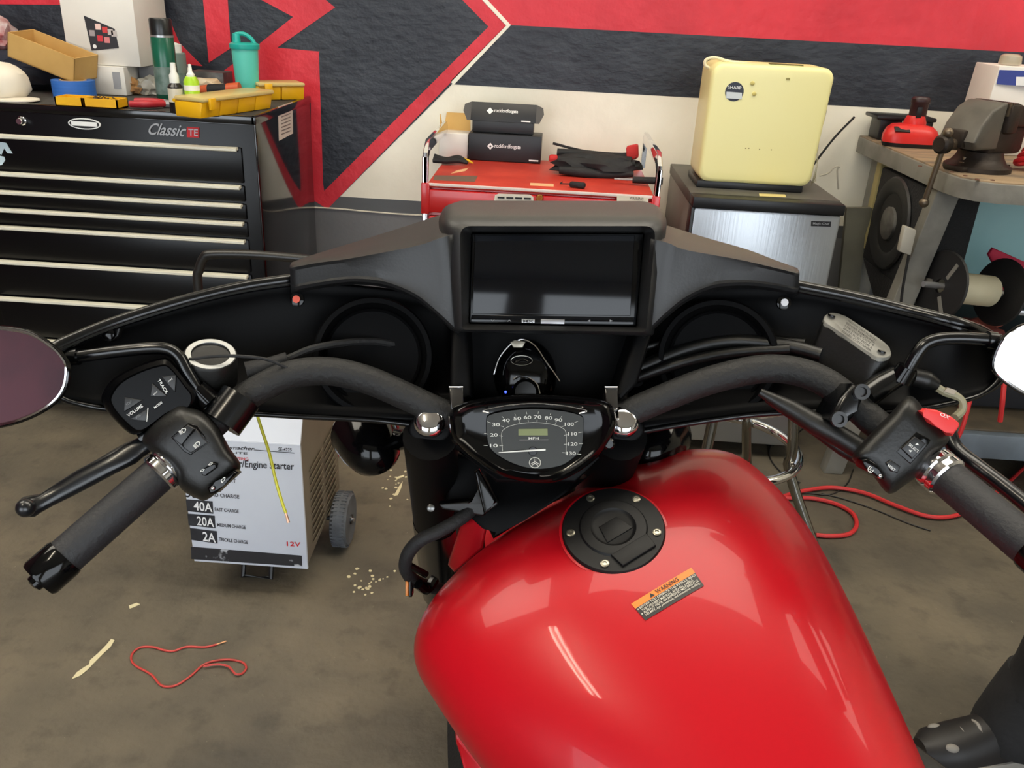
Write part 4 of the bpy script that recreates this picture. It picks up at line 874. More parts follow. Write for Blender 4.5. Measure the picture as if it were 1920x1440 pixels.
# ================================================================ things on the floor
def fl(u, v, z=0.0): return atZ(u, v, z)
M_hose = mat('red_air_hose', (196, 44, 46), 0.45)
hz = 0.008
ob('air_hose', tube([fl(u, v, hz) for u, v in ((1530, 1003), (1560, 1005), (1592, 1001), (1606, 985), (1598, 962), (1565, 944), (1520, 934), (1480, 934), (1440, 930), (1400, 935))], 0.0062, 8), M_hose, label='red air hose loop on the floor beside the stool', cat='hose')
ob('air_hose', tube([fl(u, v, hz+0.002) for u, v in ((1440, 940), (1480, 927), (1508, 920), (1560, 914), (1620, 924), (1680, 948), (1740, 968), (1790, 967), (1840, 945), (1890, 905), (1930, 868), (1990, 820))], 0.0062, 8), M_hose, label='red air hose running along the floor towards the bench', cat='hose')
ob('red_lead', tube([atY(1788, 835, 2.30), atY(1805, 800, 2.30), atY(1820, 745, 2.32), atY(1830, 700, 2.35)], 0.0065, 8), M_hose, label='red lead hanging in front of the lower bench rail', cat='lead')
ob('red_lead', tube([atY(1875, 790, 2.32), atY(1880, 750, 2.32), atY(1883, 715, 2.34)], 0.0075, 8), M_hose, label='thick red lead hanging below the right mirror', cat='lead')
M_bwire = mat('black_wire', (30, 29, 27), 0.5)
ob('black_wire', tube([fl(u, v, 0.003) for u, v in ((1600, 880), (1590, 905), (1570, 922), (1548, 928), (1520, 925), (1490, 925))], 0.0022, 6), M_bwire, label='thin black wire crossing the red hose on the floor', cat='wire')
ob('black_wire', tube([fl(u, v, 0.003) for u, v in ((1540, 925), (1580, 935), (1640, 955), (1700, 980), (1745, 995))], 0.0022, 6), M_bwire, label='thin black wire lying beside the red hose', cat='wire')
ob('black_wire', tube([fl(u, v, 0.003) for u, v in ((1500, 905), (1470, 890), (1447, 865), (1442, 845), (1452, 832), (1480, 824), (1510, 800))], 0.0025, 6), M_bwire, label='curled black wire on the floor under the stool', cat='wire')
# red wire loop
rw = thing('wire_offcut', 'looped thin red wire offcut on the bare floor', 'wire', fl(350, 1245))
zz = [(975, 500), (920, 512), (840, 510), (780, 530), (735, 525), (690, 512), (635, 512), (600, 535), (590, 565), (610, 595), (680, 635), (720, 680), (755, 690), (800, 680), (860, 640), (910, 595), (960, 575), (1030, 568), (1090, 580), (1108, 605), (1090, 630), (1060, 632), (1030, 600), (990, 590), (950, 592), (915, 600)]
ob('insulation', tube([fl(x/2.4, 1000+y/2.4, 0.003+0.004*(k > 20)) for k, (x, y) in enumerate(zz)], 0.0024, 6, sub=4), mat('red_wire', (186, 62, 56), 0.5), rw)
ob('bare_end', tube([fl(975/2.4, 1000+500/2.4, 0.003), fl(1018/2.4, 1000+485/2.4, 0.004)], 0.0016, 6, sub=1), mat('copper', (206, 150, 110), 0.4, metal=0.7), rw)
M_paper = mat('cream_paper', (214, 204, 166), 0.7)
def scrap(name, label, pts, z=0.002):
    ob(name, slab([fl(x/2.4, 1000+y/2.4, z+0.001*math.sin(k*2)) for k, (x, y) in enumerate(pts)], V(0, 0, -1), 0.0012), M_paper, label=label, cat='scrap')
scrap('paper_strip', 'long torn cream paper strip on the floor', ((322, 655), (345, 625), (378, 602), (400, 590), (405, 570), (440, 540), (475, 505), (500, 475), (515, 480), (498, 510), (470, 535), (445, 560), (420, 585), (395, 612), (360, 640)))
scrap('paper_scrap', 'tiny cream paper scrap on the floor near the charger', ((580, 325), (615, 312), (630, 318), (600, 332), (583, 338)))
scrap('paint_chip', 'pale paint chip on the floor right of the charger wheel', tuple((x*2.4, (y-1000)*2.4) for x, y in ((738, 930), (748, 912), (755, 902), (752, 915), (746, 928))))
scrap('paint_chip', 'flat pale paint flake beside the fork', tuple((x*2.4, (y-1000)*2.4) for x, y in ((742, 895), (758, 890), (758, 893), (744, 898))))
random.seed(3)
bm = B()
for k in range(46):
    if k < 26: u, v = random.gauss(695, 22), random.gauss(1095, 13)
    else: u, v = random.gauss(735, 18), random.gauss(905, 30)
    r = random.uniform(0.002, 0.006); p = fl(u, v, 0.0015); n = 6
    ph_ = random.random()*6
    bm = join(bm, slab([p+V(r*math.cos(ph_+2*math.pi*j/n)*random.uniform(.6, 1.2), r*math.sin(ph_+2*math.pi*j/n)*random.uniform(.6, 1.2), 0) for j in range(n)], V(0, 0, -1), 0.0012))
ob('floor_flakes', bm, M_paper, label='scattered pale flakes stuck to the floor by the fork', cat='flakes', kind='stuff')
random.seed(11)

# ================================================================ person at the right edge
pe = thing('person', 'person in black trousers and black and white shoes at the right edge', 'person', (1.12, 1.29, 0))
sk = {'pelvis': (1.16, 1.36, 0.92), 'spine': (1.17, 1.37, 1.12), 'chest': (1.18, 1.36, 1.34), 'neck': (1.18, 1.34, 1.50), 'head': (1.18, 1.31, 1.60), 'crown': (1.18, 1.32, 1.70),
      'hipL': (1.08, 1.30, 0.88), 'kneeL': (0.975, 1.30, 0.50), 'shinL': (0.945, 1.32, 0.27), 'ankL': (0.925, 1.335, 0.10),
      'hipR': (1.22, 1.44, 0.88), 'kneeR': (1.30, 1.47, 0.50), 'ankR': (1.34, 1.52, 0.10),
      'shL': (1.09, 1.21, 1.42), 'elL': (1.07, 1.12, 1.14), 'wrL': (1.04, 1.24, 0.93), 'shR': (1.25, 1.51, 1.42), 'elR': (1.30, 1.60, 1.14), 'wrR': (1.25, 1.58, 0.90)}
rad = {'pelvis': .15, 'spine': .135, 'chest': .15, 'neck': .06, 'head': .09, 'crown': .06, 'hipL': .095, 'kneeL': .07, 'shinL': .066, 'ankL': .06, 'hipR': .095, 'kneeR': .07, 'ankR': .06,
       'shL': .065, 'elL': .048, 'wrL': .032, 'shR': .065, 'elR': .048, 'wrR': .032}
edges = [('pelvis', 'spine'), ('spine', 'chest'), ('chest', 'neck'), ('neck', 'head'), ('head', 'crown'), ('pelvis', 'hipL'), ('hipL', 'kneeL'), ('kneeL', 'shinL'), ('shinL', 'ankL'), ('pelvis', 'hipR'), ('hipR', 'kneeR'), ('kneeR', 'ankR'), ('chest', 'shL'), ('shL', 'elL'), ('elL', 'wrL'), ('chest', 'shR'), ('shR', 'elR'), ('elR', 'wrR')]
for hn, w, s in (('L', sk['wrL'], -1), ('R', sk['wrR'], 1)):      # hands with five fingers
    w = Vector(w); pm = w+V(-0.005, 0.01, -0.05); sk['palm'+hn] = pm; rad['palm'+hn] = 0.024; edges.append(('wr'+hn, 'palm'+hn))
    for j in range(4):
        b0 = pm+V(0, 0.018*(j-1.5), -0.04+0.003*abs(j-1)); tip = b0+V(-0.012, 0, -0.045+0.006*abs(j-1))
        sk['f%s%d' % (hn, j)] = b0; sk['g%s%d' % (hn, j)] = tip; rad['f%s%d' % (hn, j)] = .009; rad['g%s%d' % (hn, j)] = .007
        edges += [('palm'+hn, 'f%s%d' % (hn, j)), ('f%s%d' % (hn, j), 'g%s%d' % (hn, j))]
    sk['t'+hn] = pm+V(-0.025, -0.03*s, -0.015); rad['t'+hn] = .01; edges.append(('palm'+hn, 't'+hn))
sk = {k: Vector(v)+V(0.055, -0.03, 0) for k, v in sk.items()}
names = list(sk); me = bpy.data.meshes.new('skel'); me.from_pydata([tuple(sk[k]) for k in names], [(names.index(a), names.index(b)) for a, b in edges], [])
so = bpy.data.objects.new('skel', me); COL.objects.link(so); md = so.modifiers.new('s', 'SKIN')
for i, k in enumerate(names):
    me.skin_vertices[0].data[i].radius = (rad[k], rad[k]); me.skin_vertices[0].data[i].use_root = (k == 'pelvis')
so.modifiers.new('d', 'SUBSURF').levels = 2
dg = bpy.context.evaluated_depsgraph_get(); me2 = bpy.data.meshes.new_from_object(so.evaluated_get(dg)); bpy.data.objects.remove(so); bpy.data.meshes.remove(me)
bm = B(); bm.from_mesh(me2); bpy.data.meshes.remove(me2)
M_trous = mat('black_trousers', (27, 28, 30), 0.85, c2=(35, 36, 39), ns=9, bump=0.5, bs=22); M_shirt = mat('dark_shirt', (34, 36, 44), 0.85); M_skin = mat('skin', (176, 128, 100), 0.55); M_hair = mat('dark_hair', (34, 26, 20), 0.6)
from mathutils import noise as _nz
for v in bm.verts:
    if v.co.z < 0.85: v.co += V(_nz.noise(v.co*9), _nz.noise(v.co*9+V(5, 0, 0)), 0)*0.010
body = ob('body', bm, [M_trous, M_shirt, M_skin, M_hair], pe, ang=80)
base = ROOTLOC['person']
for pl_ in body.data.polygons:
    c_ = pl_.center+base; i = 0
    if c_.z > 0.98: i = 1
    if c_.z > 1.49: i = 2
    if c_.z > 1.64 or (c_.z > 1.55 and c_.y > 1.33): i = 3
    for w in ('wrL', 'wrR'):
        if (c_-Vector(sk[w])).length < 0.17 and c_.z < sk[w][2]+0.01 and (c_-Vector(sk[w])-V(-0.005, 0.01, -0.08)).length < 0.10: i = 2
    if 0.88 < c_.z <= 0.98 and i == 0: i = 0
    pl_.material_index = i
hd = Vector(sk['head'])
ob('nose', ball(hd+V(-0.0, -0.093, 0.0), 0.013, 0.8, 1, 1.3), M_skin, body)
for s in (-1, 1):
    ob('eye', ball(hd+V(0.032*s, -0.082, 0.022), 0.011), M_white, body); ob('ear', ball(hd+V(0.092*s, 0.005, 0.0), 0.022, 0.4, 0.8, 1.2), M_skin, body)
ob('mouth', ball(hd+V(0, -0.084, -0.04), 0.02, 1, 0.4, 0.3), mat('lips', (150, 90, 80), 0.5), body)
# wide trouser cuffs and shoes
M_shoe = mat('shoe_black', (26, 24, 25), 0.5); M_sole = mat('shoe_sole', (150, 146, 138), 0.6); M_shw = mat('shoe_white', (140, 136, 130), 0.5)
for an_, dv_, hn in (((0.98, 1.305, 0.10), V(-0.95, -0.22, 0), 'L'), ((1.395, 1.49, 0.10), V(-0.9, -0.4, 0), 'R')):
    c0 = Vector(an_); dv_ = dv_.normalized(); sd_ = V(-dv_.y, dv_.x, 0)
    ob('trouser_cuff', tube([c0+V(0.018, 0, 0.09), c0+V(0.006, 0, 0.03), c0+V(-0.002, 0, -0.035), c0+V(-0.004, 0, -0.06)], [0.062, 0.066, 0.072, 0.070], 24, sub=4), M_trous, body)
    rings = []
    for tt, wv, hv in ((-0.085, 0.028, 0.06), (-0.07, 0.040, 0.085), (0.0, 0.043, 0.088), (0.06, 0.047, 0.07), (0.12, 0.05, 0.052), (0.17, 0.044, 0.042), (0.195, 0.025, 0.03)):
        q = V(c0.x, c0.y, 0.022)+dv_*tt
        rings.append([q+sd_*(wv*math.cos(a))+V(0, 0, hv*max(0, math.sin(a))**0.8) for a in [math.pi*k/12*1.0 for k in range(13)]])
    s_ = ob('shoe', loft(rings), M_shoe, pe)
    ol = [V(c0.x, c0.y, 0.0)+dv_*tt+sd_*w for tt, w in ((-0.09, -0.03), (-0.09, 0.03), (-0.05, 0.045), (0.05, 0.05), (0.13, 0.053), (0.19, 0.035), (0.205, 0), (0.19, -0.035), (0.13, -0.053), (0.05, -0.05), (-0.05, -0.045))]
    ob('sole', slab([p_+V(0, 0, 0.024) for p_ in ol], V(0, 0, -1), 0.024, 0.004), M_sole, s_)
    for tt, zz_ in ((0.055, 0.088), (0.085, 0.08), (0.115, 0.068)):
        q = V(c0.x, c0.y, 0)+dv_*tt
        ob('lace', tube([q-sd_*0.03+V(0, 0, zz_-0.014), q+V(0, 0, zz_+0.004), q+sd_*0.03+V(0, 0, zz_-0.014)], 0.004, 6), M_shw, s_)
    for tt, ss in ((0.03, 1), (0.03, -1), (0.15, 0.6), (0.15, -0.6)):
        ob('shoe_patch', ball(V(c0.x, c0.y, 0.055)+dv_*tt+sd_*(0.042*ss), 0.012, 1.3, 0.8, 0.8), M_shw, s_)
# ================================================================ motorcycle
M_paint = mat('red_tank_paint', (182, 14, 28), 0.32, coat=0.22, spec=0.25)
M_dash = mat('textured_black_vinyl', (22, 22, 23), 0.45, bump=0.04, bs=400, spec=0.65)
M_fair = mat('satin_black_fairing', (4, 4, 5), 0.55, spec=0.14)
M_fairg = mat('gloss_black_fairing', (8, 9, 11), 0.2)
M_bpl = mat('satin_black_plastic', (15, 15, 14), 0.42, bump=0.05, bs=300)
M_gbk = mat('gloss_black_part', (6, 6, 7), 0.1, spec=0.3)
M_wrap = mat('black_bar_wrap', (24, 24, 24), 0.65, bump=0.25, bs=200)
M_grip = mat('grip_rubber', (34, 35, 38), 0.58, bump=0.15, bs=300)
M_lever = mat('lever_black', (18, 20, 24), 0.28, coat=0.2)
M_glass = mat('mirror_glass', (236, 238, 242), 0.02, metal=1.0)
M_screen = mat('screen_glass', (10, 12, 17), 0.08, spec=0.35)
M_scr = mat('screw_steel', (150, 146, 132), 0.3, metal=0.9)
M_wht = mat('icon_white', (226, 226, 222), 0.5)
M_dim = mat('icon_grey', (120, 122, 124), 0.5)
bk = thing('motorcycle', 'black and red touring motorcycle seen over its tank and handlebar', 'motorcycle', (0.1, 0.75, 0))

# ---------------------------------------------------------------- tank frame (leans on its side stand, heading left of view)
TS = 0.93
def unit(v): return v.normalized()
Oc0 = atZ(1150, 992, 0.80); dO = unit(Oc0-CC); A_ = math.radians(35.5)
upp = unit(UP-dO*UP.dot(dO)); TN = -dO*math.cos(A_)+upp*math.sin(A_); w_ = upp*math.cos(A_)+dO*math.sin(A_); r1_ = w_.cross(TN)
B_ = math.radians(37); TF = w_*math.cos(B_)-r1_*math.sin(B_); TR = r1_*math.cos(B_)+w_*math.sin(B_)
TO = CC+(Oc0-CC)*TS
yF, yR = 0.139, -0.411; WW = (0.237, 0.243, 0.234, 0.203, 0.165, 0.126); h0, h1 = 0.082, 0.168; zF_, zR_ = -0.06, -0.066; mm = 2.315; xo = -0.010
def herm(xs, vs, x):
    n = len(xs); m = []
    for i in range(n):
        a, b = max(i-1, 0), min(i+1, n-1); m.append((vs[b]-vs[a])/(xs[b]-xs[a]))
    i = 0
    while i < n-2 and x > xs[i+1]: i += 1
    h = xs[i+1]-xs[i]; s = (x-xs[i])/h
    return vs[i]*(2*s**3-3*s**2+1)+h*m[i]*(s**3-2*s**2+s)+vs[i+1]*(-2*s**3+3*s**2)+h*m[i+1]*(s**3-s**2)
def tsec(y):
    s = (y-yF)/(yR-yF); s = min(max(s, 0), 1); w = herm([0, .2, .4, .6, .8, 1.0], WW, s); q = min(1, s/0.22)
    rnd = max(1e-4, (1-(1-q)**2.4))**(1/2.4)
    zt = zF_*(max(0, .35-s)/.35)**2+zR_*(max(0, s-.3)/.7)**2; h = h0+(h1-h0)*s
    return s, w*rnd, zt-h*(1-rnd), h*rnd
def tsurf(x, y):
    s, w, zt, h = tsec(y); c_ = min(1, abs(x-xo*s)/w)**(mm/2); sn = math.sqrt(max(0, 1-c_*c_)); return zt-h*(1-sn**(2/mm))
def TP(x, y, z): return TO+(TR*x+TF*y+TN*z)*TS
def TS_(x, y, e=0.0): return TP(x, y, tsurf(x, y)+e)
rings = []
for i in range(72):
    k = i/71; s = k**1.7 if k < 1 else 1; y = yF+(yR-yF)*max(s, 0.00002)
    s_, w, zt, h = tsec(y); ring = []
    for j in range(41):
        th = math.pi*j/40; c_, sn = math.cos(th), math.sin(th)
        ring.append(TP(math.copysign(abs(c_)**(2/mm), c_)*w+xo*s_, y, zt-h*(1-abs(sn)**(2/mm))))
    for xx, dz in ((-0.985, 0.03), (-0.93, 0.055), (-0.8, 0.075), (-0.4, 0.08), (0.4, 0.08), (0.8, 0.075), (0.93, 0.055), (0.985, 0.03)):
        ring.append(TP(xx*w+xo*s_, y, zt-h-dz*min(1, s_/0.05+0.05)))
    rings.append(ring)
tank = ob('fuel_tank', loft(rings), M_paint, bk, ang=60)
def tinv(u, v):   # pixel -> tank local (x, y) on the cap plane, refined on the surface
    z = 0.0
    for _ in range(8):
        Q = TP(0, 0, z); d = ray(u, v); t = (Q-CC).dot(TN)/d.dot(TN); X = (CC+d*t-Q)/TS
        x, y = X.dot(TR), X.dot(TF); z = tsurf(x, y)
    return x, y
# filler cap
zc = tsurf(0, 0)+0.0015
def CP(x, y, z): return TP(x, y, zc+z)
capR = 97*TO.__sub__(CC).dot(FW)/FPX/TS
ob('cap_gasket', lathe([(capR*1.05*TS, -0.004), (capR*1.05*TS, 0.0005), (capR*0.9*TS, 0.0012)], CP(0, 0, 0), TN, 56, e1=TF), M_paint, tank)
capo = ob('filler_cap', lathe([(capR*TS, -0.004), (capR*TS, 0.002), (capR*0.97*TS, 0.0045), (capR*0.66*TS, 0.0055), (capR*0.63*TS, 0.0075), (capR*0.60*TS, 0.0078), (capR*0.44*TS, 0.0075), (capR*0.40*TS, 0.0055), (capR*0.36*TS, 0.0048), (0, 0.0044)], CP(0, 0, 0), TN, 56, e1=TF), mat('cap_black', (10, 10, 11), 0.5, spec=0.3), tank)
for a in (190, 123, 57, -6, -101):
    an = math.radians(a-37); p = CP(capR*0.83*math.cos(an), capR*0.83*math.sin(an), 0.005/TS)
    ob('cap_screw', lathe([(0.0044, 0), (0.0044, 0.0012), (0.0034, 0.0016), (0.0022, 0.0016), (0.0022, 0.0004), (0, 0.0004)], p, TN, 14), M_scr, capo)
an = math.radians(-53-37); c0 = V(capR*0.70*math.cos(an), capR*0.70*math.sin(an), 0)
ob('cap_latch', slab([CP(c0.x-0.024, c0.y+0.012, 0.0085), CP(c0.x+0.024, c0.y+0.012, 0.0085), CP(c0.x+0.022, c0.y-0.006, 0.0085), CP(c0.x-0.022, c0.y-0.006, 0.0085)], -TN, 0.004, 0.001), MATS['cap_black'], capo)
ob('key_cover', slab([CP(-0.017, -0.012, 0.0062), CP(0.017, -0.012, 0.0062), CP(0.012, 0.010, 0.0062), CP(-0.012, 0.010, 0.0062)], -TN, 0.002, 0.0006), MATS['cap_black'], capo)
# warning label wrapped on the tank
lc = [tinv(*q) for q in ((1210, 1164), (1320, 1099), (1296, 1065), (1183, 1133))]   # bl br tr tl
def LB(x, y, e=0.0008):
    a = [lc[0][i]*(1-x)+lc[1][i]*x for i in (0, 1)]; b = [lc[3][i]*(1-x)+lc[2][i]*x for i in (0, 1)]
    return TS_(a[0]*(1-y)+b[0]*y, a[1]*(1-y)+b[1]*y, e)
lab = ob('warning_label', grid([[LB(i/10, 0.70*j/6) for i in range(11)] for j in range(7)]), mat('label_black', (22, 20, 20), 0.4), tank)
ob('label_header', grid([[LB(i/10, 0.70+0.30*j/3) for i in range(11)] for j in range(4)]), mat('label_orange', (240, 124, 22), 0.4), lab)
def ltext(s, x0, x1, y0, y1, m): ob('lettering', text_bm(s, (0, 0, 0), (1, 0, 0), (0, 1, 0), fn=lambda x, y: LB(x0+(x1-x0)*x, y0+(y1-y0)*y, 0.0014)), m, lab, recalc=False, flat=True)
ltext('WARNING', 0.37, 0.74, 0.745, 0.94, M_blackp)
ob('hazard_triangle', quad([LB(0.26, 0.75, 0.0014), LB(0.335, 0.75, 0.0014), LB(0.2975, 0.95, 0.0014)]), M_blackp, lab)
M_lt = mat('label_text', (206, 200, 186), 0.5)
ltext('BEFORE YOU OPERATE THIS VEHICLE, READ', 0.05, 0.985, 0.545, 0.665, M_lt)
ltext("THE OWNER'S MANUAL AND ALL LABELS.", 0.05, 0.915, 0.405, 0.525, M_lt)
ltext('ALWAYS WEAR AN APPROVED MOTORCYCLE', 0.05, 0.97, 0.265, 0.385, M_lt)
ltext('HELMET, eye protection, and protective clothing.', 0.05, 0.97, 0.115, 0.245, M_lt)
for yy in (0.60, 0.32): ob('bullet_mark', quad([LB(0.014, yy-0.03, 0.0014), LB(0.032, yy-0.03, 0.0014), LB(0.032, yy+0.03, 0.0014), LB(0.014, yy+0.03, 0.0014)]), M_lt, lab)

# ---------------------------------------------------------------- rest of the bike body
BH = V(TF.x, TF.y, 0).normalized(); BR = unit(TR-BH*TR.dot(BH)); BU = BR.cross(BH)
BO = TP(0, 0, 0)
def BP(x, y, z): return BO+BR*x+BH*y+BU*z
M_seat = mat('seat_vinyl', (20, 20, 21), 0.55, bump=0.1, bs=120)
rings = []
for y, w, z, th in ((-0.33, 0.09, -0.14, 0.06), (-0.40, 0.13, -0.15, 0.08), (-0.52, 0.16, -0.17, 0.10), (-0.68, 0.17, -0.17, 0.10), (-0.76, 0.13, -0.12, 0.10), (-0.95, 0.11, -0.10, 0.08), (-1.0, 0.06, -0.11, 0.05)):
    rings.append([BP(w*math.copysign(abs(math.cos(a))**0.7, math.cos(a)), y, z-th/2+th/2*math.copysign(abs(math.sin(a))**0.7, math.sin(a))) for a in [2*math.pi*k/24 for k in range(24)]])
ob('seat', loft(rings), M_seat, bk)
def wheel(name, c0, axis, R, rt_):
    n = 48; w = ob(name, lathe([(R-0.09, -rt_*0.6), (R-0.04, -rt_), (R-0.01, -rt_*0.7), (R, 0), (R-0.01, rt_*0.7), (R-0.04, rt_), (R-0.09, rt_*0.6)], c0, axis, n, ring=True), M_rubber, bk)
    e1_, e2_, ax_ = basis(axis)
    ob('rim', lathe([(R-0.10, -0.035), (R-0.085, -0.035), (R-0.085, 0.035), (R-0.10, 0.035)], c0, axis, n, ring=True), M_gbk, w)
    for k in range(9):
        a = 2*math.pi*k/9; d = e1_*math.cos(a)+e2_*math.sin(a); ob('spoke', tube([c0+d*0.03, c0+d*(R-0.09)], 0.012, 8, sub=1), M_gbk, w)
    ob('hub', lathe([(0.045, -0.05), (0.045, 0.05)], c0, axis, 20), M_gbk, w)
    return w
def ground(p, dirv, z): return p+dirv*((z-p.z)/dirv.z)
RW = BP(0, -1.22, 0); RW = ground(RW, BU, 0.33)
wheel('rear_wheel', RW, BR, 0.335, 0.085)
def fender(name, c0, axis, R, hw, fwdv, a0, a1, m):
    ax_ = unit(axis); f_ = unit(fwdv-ax_*fwdv.dot(ax_)); u_ = ax_.cross(f_)
    if u_.z < 0: u_ = -u_
    rows = []
    for i in range(29):
        a = math.radians(a0+(a1-a0)*i/28); d = f_*math.cos(a)+u_*math.sin(a); row = []
        for j in range(13):
            b = math.pi*j/12; row.append(c0+d*(R-0.05+0.05*math.sin(b)**0.7)+ax_*(-hw*math.cos(b)))
        rows.append(row)
    return ob(name, grid(rows), m, bk, solid=0.003)
fender('rear_fender', RW, BR, 0.385, 0.10, BH, 55, 175, M_paint)
# engine, frame, exhaust under the tank
M_eng = mat('engine_black', (26, 26, 27), 0.4, metal=0.3); M_fin = mat('engine_fin', (70, 70, 70), 0.35, metal=0.7)
en = ob('engine_case', join(pbox(BP(-0.13, -0.42, -0.58), BR*0.26, BH*0.48, BU*0.22, 0.04), lathe([(0.11, -0.17), (0.12, -0.15), (0.12, 0.15), (0.11, 0.17)], BP(0, -0.02, -0.48), BR, 28)), M_eng, bk)
for tilt, yb_ in ((0.45, -0.02), (-0.45, -0.24)):
    d = unit(BU*math.cos(tilt)+BH*math.sin(tilt)); c0 = BP(0, yb_, -0.40)
    for k in range(7): ob('cylinder_fin', lathe([(0.085, 0), (0.085, 0.008), (0.07, 0.012), (0.07, 0.024)], c0+d*(0.024*k), d, 24), M_fin if k % 2 else M_eng, en)
    ob('cylinder_head', lathe([(0.08, 0), (0.085, 0.01), (0.075, 0.045), (0.03, 0.055), (0, 0.055)], c0+d*0.17, d, 24), M_eng, en)
ob('frame_rail', tube([BP(-0.07, 0.20, -0.06), BP(-0.09, 0.24, -0.35), BP(-0.12, 0.18, -0.60), BP(-0.13, -0.45, -0.60), BP(-0.12, -0.62, -0.30)], 0.017, 10), M_eng, bk)
ob('frame_rail', tube([BP(0.07, 0.20, -0.06), BP(0.09, 0.24, -0.35), BP(0.12, 0.18, -0.60), BP(0.13, -0.45, -0.60), BP(0.12, -0.62, -0.30)], 0.017, 10), M_eng, bk)
ob('exhaust_pipe', tube([BP(0.09, 0.02, -0.30), BP(0.17, 0.08, -0.40), BP(0.19, -0.10, -0.55), BP(0.19, -0.6, -0.56), BP(0.20, -1.1, -0.50)], [0.022, 0.022, 0.024, 0.045, 0.05], 14), M_chrome, bk)
ob('side_cover', slab([BP(-0.145, -0.12, -0.20), BP(-0.145, -0.40, -0.20), BP(-0.13, -0.44, -0.36), BP(-0.13, -0.16, -0.34)], BR, 0.03, 0.008), M_paint, bk)
ob('side_cover', slab([BP(0.13, -0.18, -0.20), BP(0.13, -0.40, -0.20), BP(0.12, -0.44, -0.36), BP(0.12, -0.22, -0.34)], -BR, 0.03, 0.008), M_bpl, bk)
ob('tank_skirt', slab([P(*q, 0.93) for q in ((849, 1362), (870, 1388), (905, 1430), (960, 1500), (960, 1560), (900, 1560), (872, 1450), (852, 1395))], FW+RT*0.35, 0.07, 0.006), M_paint, bk)
sidest = BP(-0.14, -0.1, -0.58)
ob('side_stand', tube([sidest, V(sidest.x-0.16, sidest.y-0.05, 0.01)], 0.012, 10, sub=1), M_eng, bk)

# ---------------------------------------------------------------- fork, wheel, fender
FD = unit(-BU*math.cos(math.radians(32))+BH*math.sin(math.radians(32)))
fl0, fr0 = P(806, 800, 0.875), P(1168, 800, 0.875)
FH = unit(V(FW.x, FW.y, 0)); AX = unit(RT-FD*RT.dot(FD))
mid = (fl0+fr0)/2; WC = ground(mid, FD, 0.34)+AX*0.045
hwf = 0.085
for s, top in ((-1, fl0), (1, fr0)):
    bot = WC+AX*(s*0.10)-FD*0.13
    fk = ob('fork_leg', tube([top+unit(bot-top)*0.02, top+(bot-top)*0.45], 0.029, 18, sub=1), M_fair, bk)
    ob('fork_slider', tube([top+(bot-top)*0.45, bot], 0.030, 18, sub=1), M_fairg, fk)
    ob('axle_lug', tube([bot, bot+FD*0.15], 0.018, 12, sub=1), M_fairg, fk)
    ob('fork_cap', lathe([(0.0165, -0.004), (0.0165, 0.003), (0.0145, 0.0065), (0.009, 0.009), (0, 0.0095)], top+UP*0.005, -FW+UP*0.4, 24), M_chrome, fk)
wheel('front_wheel', WC, AX, 0.33, 0.06)
fender('front_fender', WC, AX, 0.375, 0.085, FH, 5, 138, M_paint)
ob('fender_brace', tube([WC-AX*0.095, WC-AX*0.095+unit(V(0, 0, 1)-AX*AX.z)*0.34], 0.008, 8, sub=1), M_gbk, bk)
# red frame neck cover just ahead of the tank
ob('neck_cover', slab([P(*q) for q in ((862, 985, 0.98), (905, 962, 0.96), (913, 990, 0.96), (905, 1030, 0.97), (850, 1075, 1.0), (838, 1060, 1.02))], FW, 0.03, 0.006), M_paint, bk)
ob('steering_neck', slab([P(*q) for q in ((836, 842, 0.965), (900, 860, 0.965), (960, 900, 0.965), (1030, 905, 0.95), (1110, 890, 0.94), (1060, 930, 0.935), (985, 975, 0.935), (925, 1012, 0.94), (914, 985, 0.95), (880, 956, 0.965), (836, 955, 0.965))], FW, 0.05, 0.006), M_fair, bk)
# ignition switch bracket and cable by the neck
ob('wire_bracket', slab([P(*q) for q in ((822, 945, 0.93), (880, 940, 0.93), (885, 952, 0.93), (905, 890, 0.93), (935, 945, 0.93), (905, 968, 0.93), (830, 955, 0.93))], FW, 0.025, 0.004), M_bpl, bk)
ob('tag_plate', slab([P(*q) for q in ((889, 885, 0.90), (898, 880, 0.90), (931, 942, 0.90), (918, 950, 0.90), (908, 968, 0.90))], FW, 0.01, 0.002), M_gbk, bk)
ob('bracket_bolt', lathe([(0.0042, 0), (0.0042, 0.003), (0, 0.005)], P(808, 952, 0.93), -FW, 12), mat('dull_steel', (120, 120, 118), 0.3, metal=0.9), bk)
ob('clutch_cable', tube([P(*q) for q in ((900, 940, 0.95), (870, 968, 0.93), (825, 995, 0.92), (785, 1015, 0.92), (762, 1045, 0.93), (764, 1075, 0.95), (790, 1095, 0.98), (850, 1110, 1.03))], 0.0075, 10), M_rubber, bk)
ob('cable_end', join(tube([P(768, 1060, 0.94), P(800, 1078, 0.95)], 0.004, 8, sub=1), tube([P(785, 1095, 0.95), P(800, 1105, 0.96), P(815, 1085, 0.97)], 0.006, 8)), M_gbk, bk)
ob('side_reflector', slab([P(*q) for q in ((760, 1090, 0.95), (766, 1090, 0.95), (766, 1118, 0.95), (760, 1118, 0.95))], FW, 0.02, 0.001), mat('amber', (214, 124, 24), 0.3), bk)
ob('reflector_mount', slab([P(*q) for q in ((766, 1088, 0.951), (772, 1088, 0.951), (772, 1120, 0.951), (766, 1120, 0.951))], FW, 0.02, 0.001), M_gbk, bk)

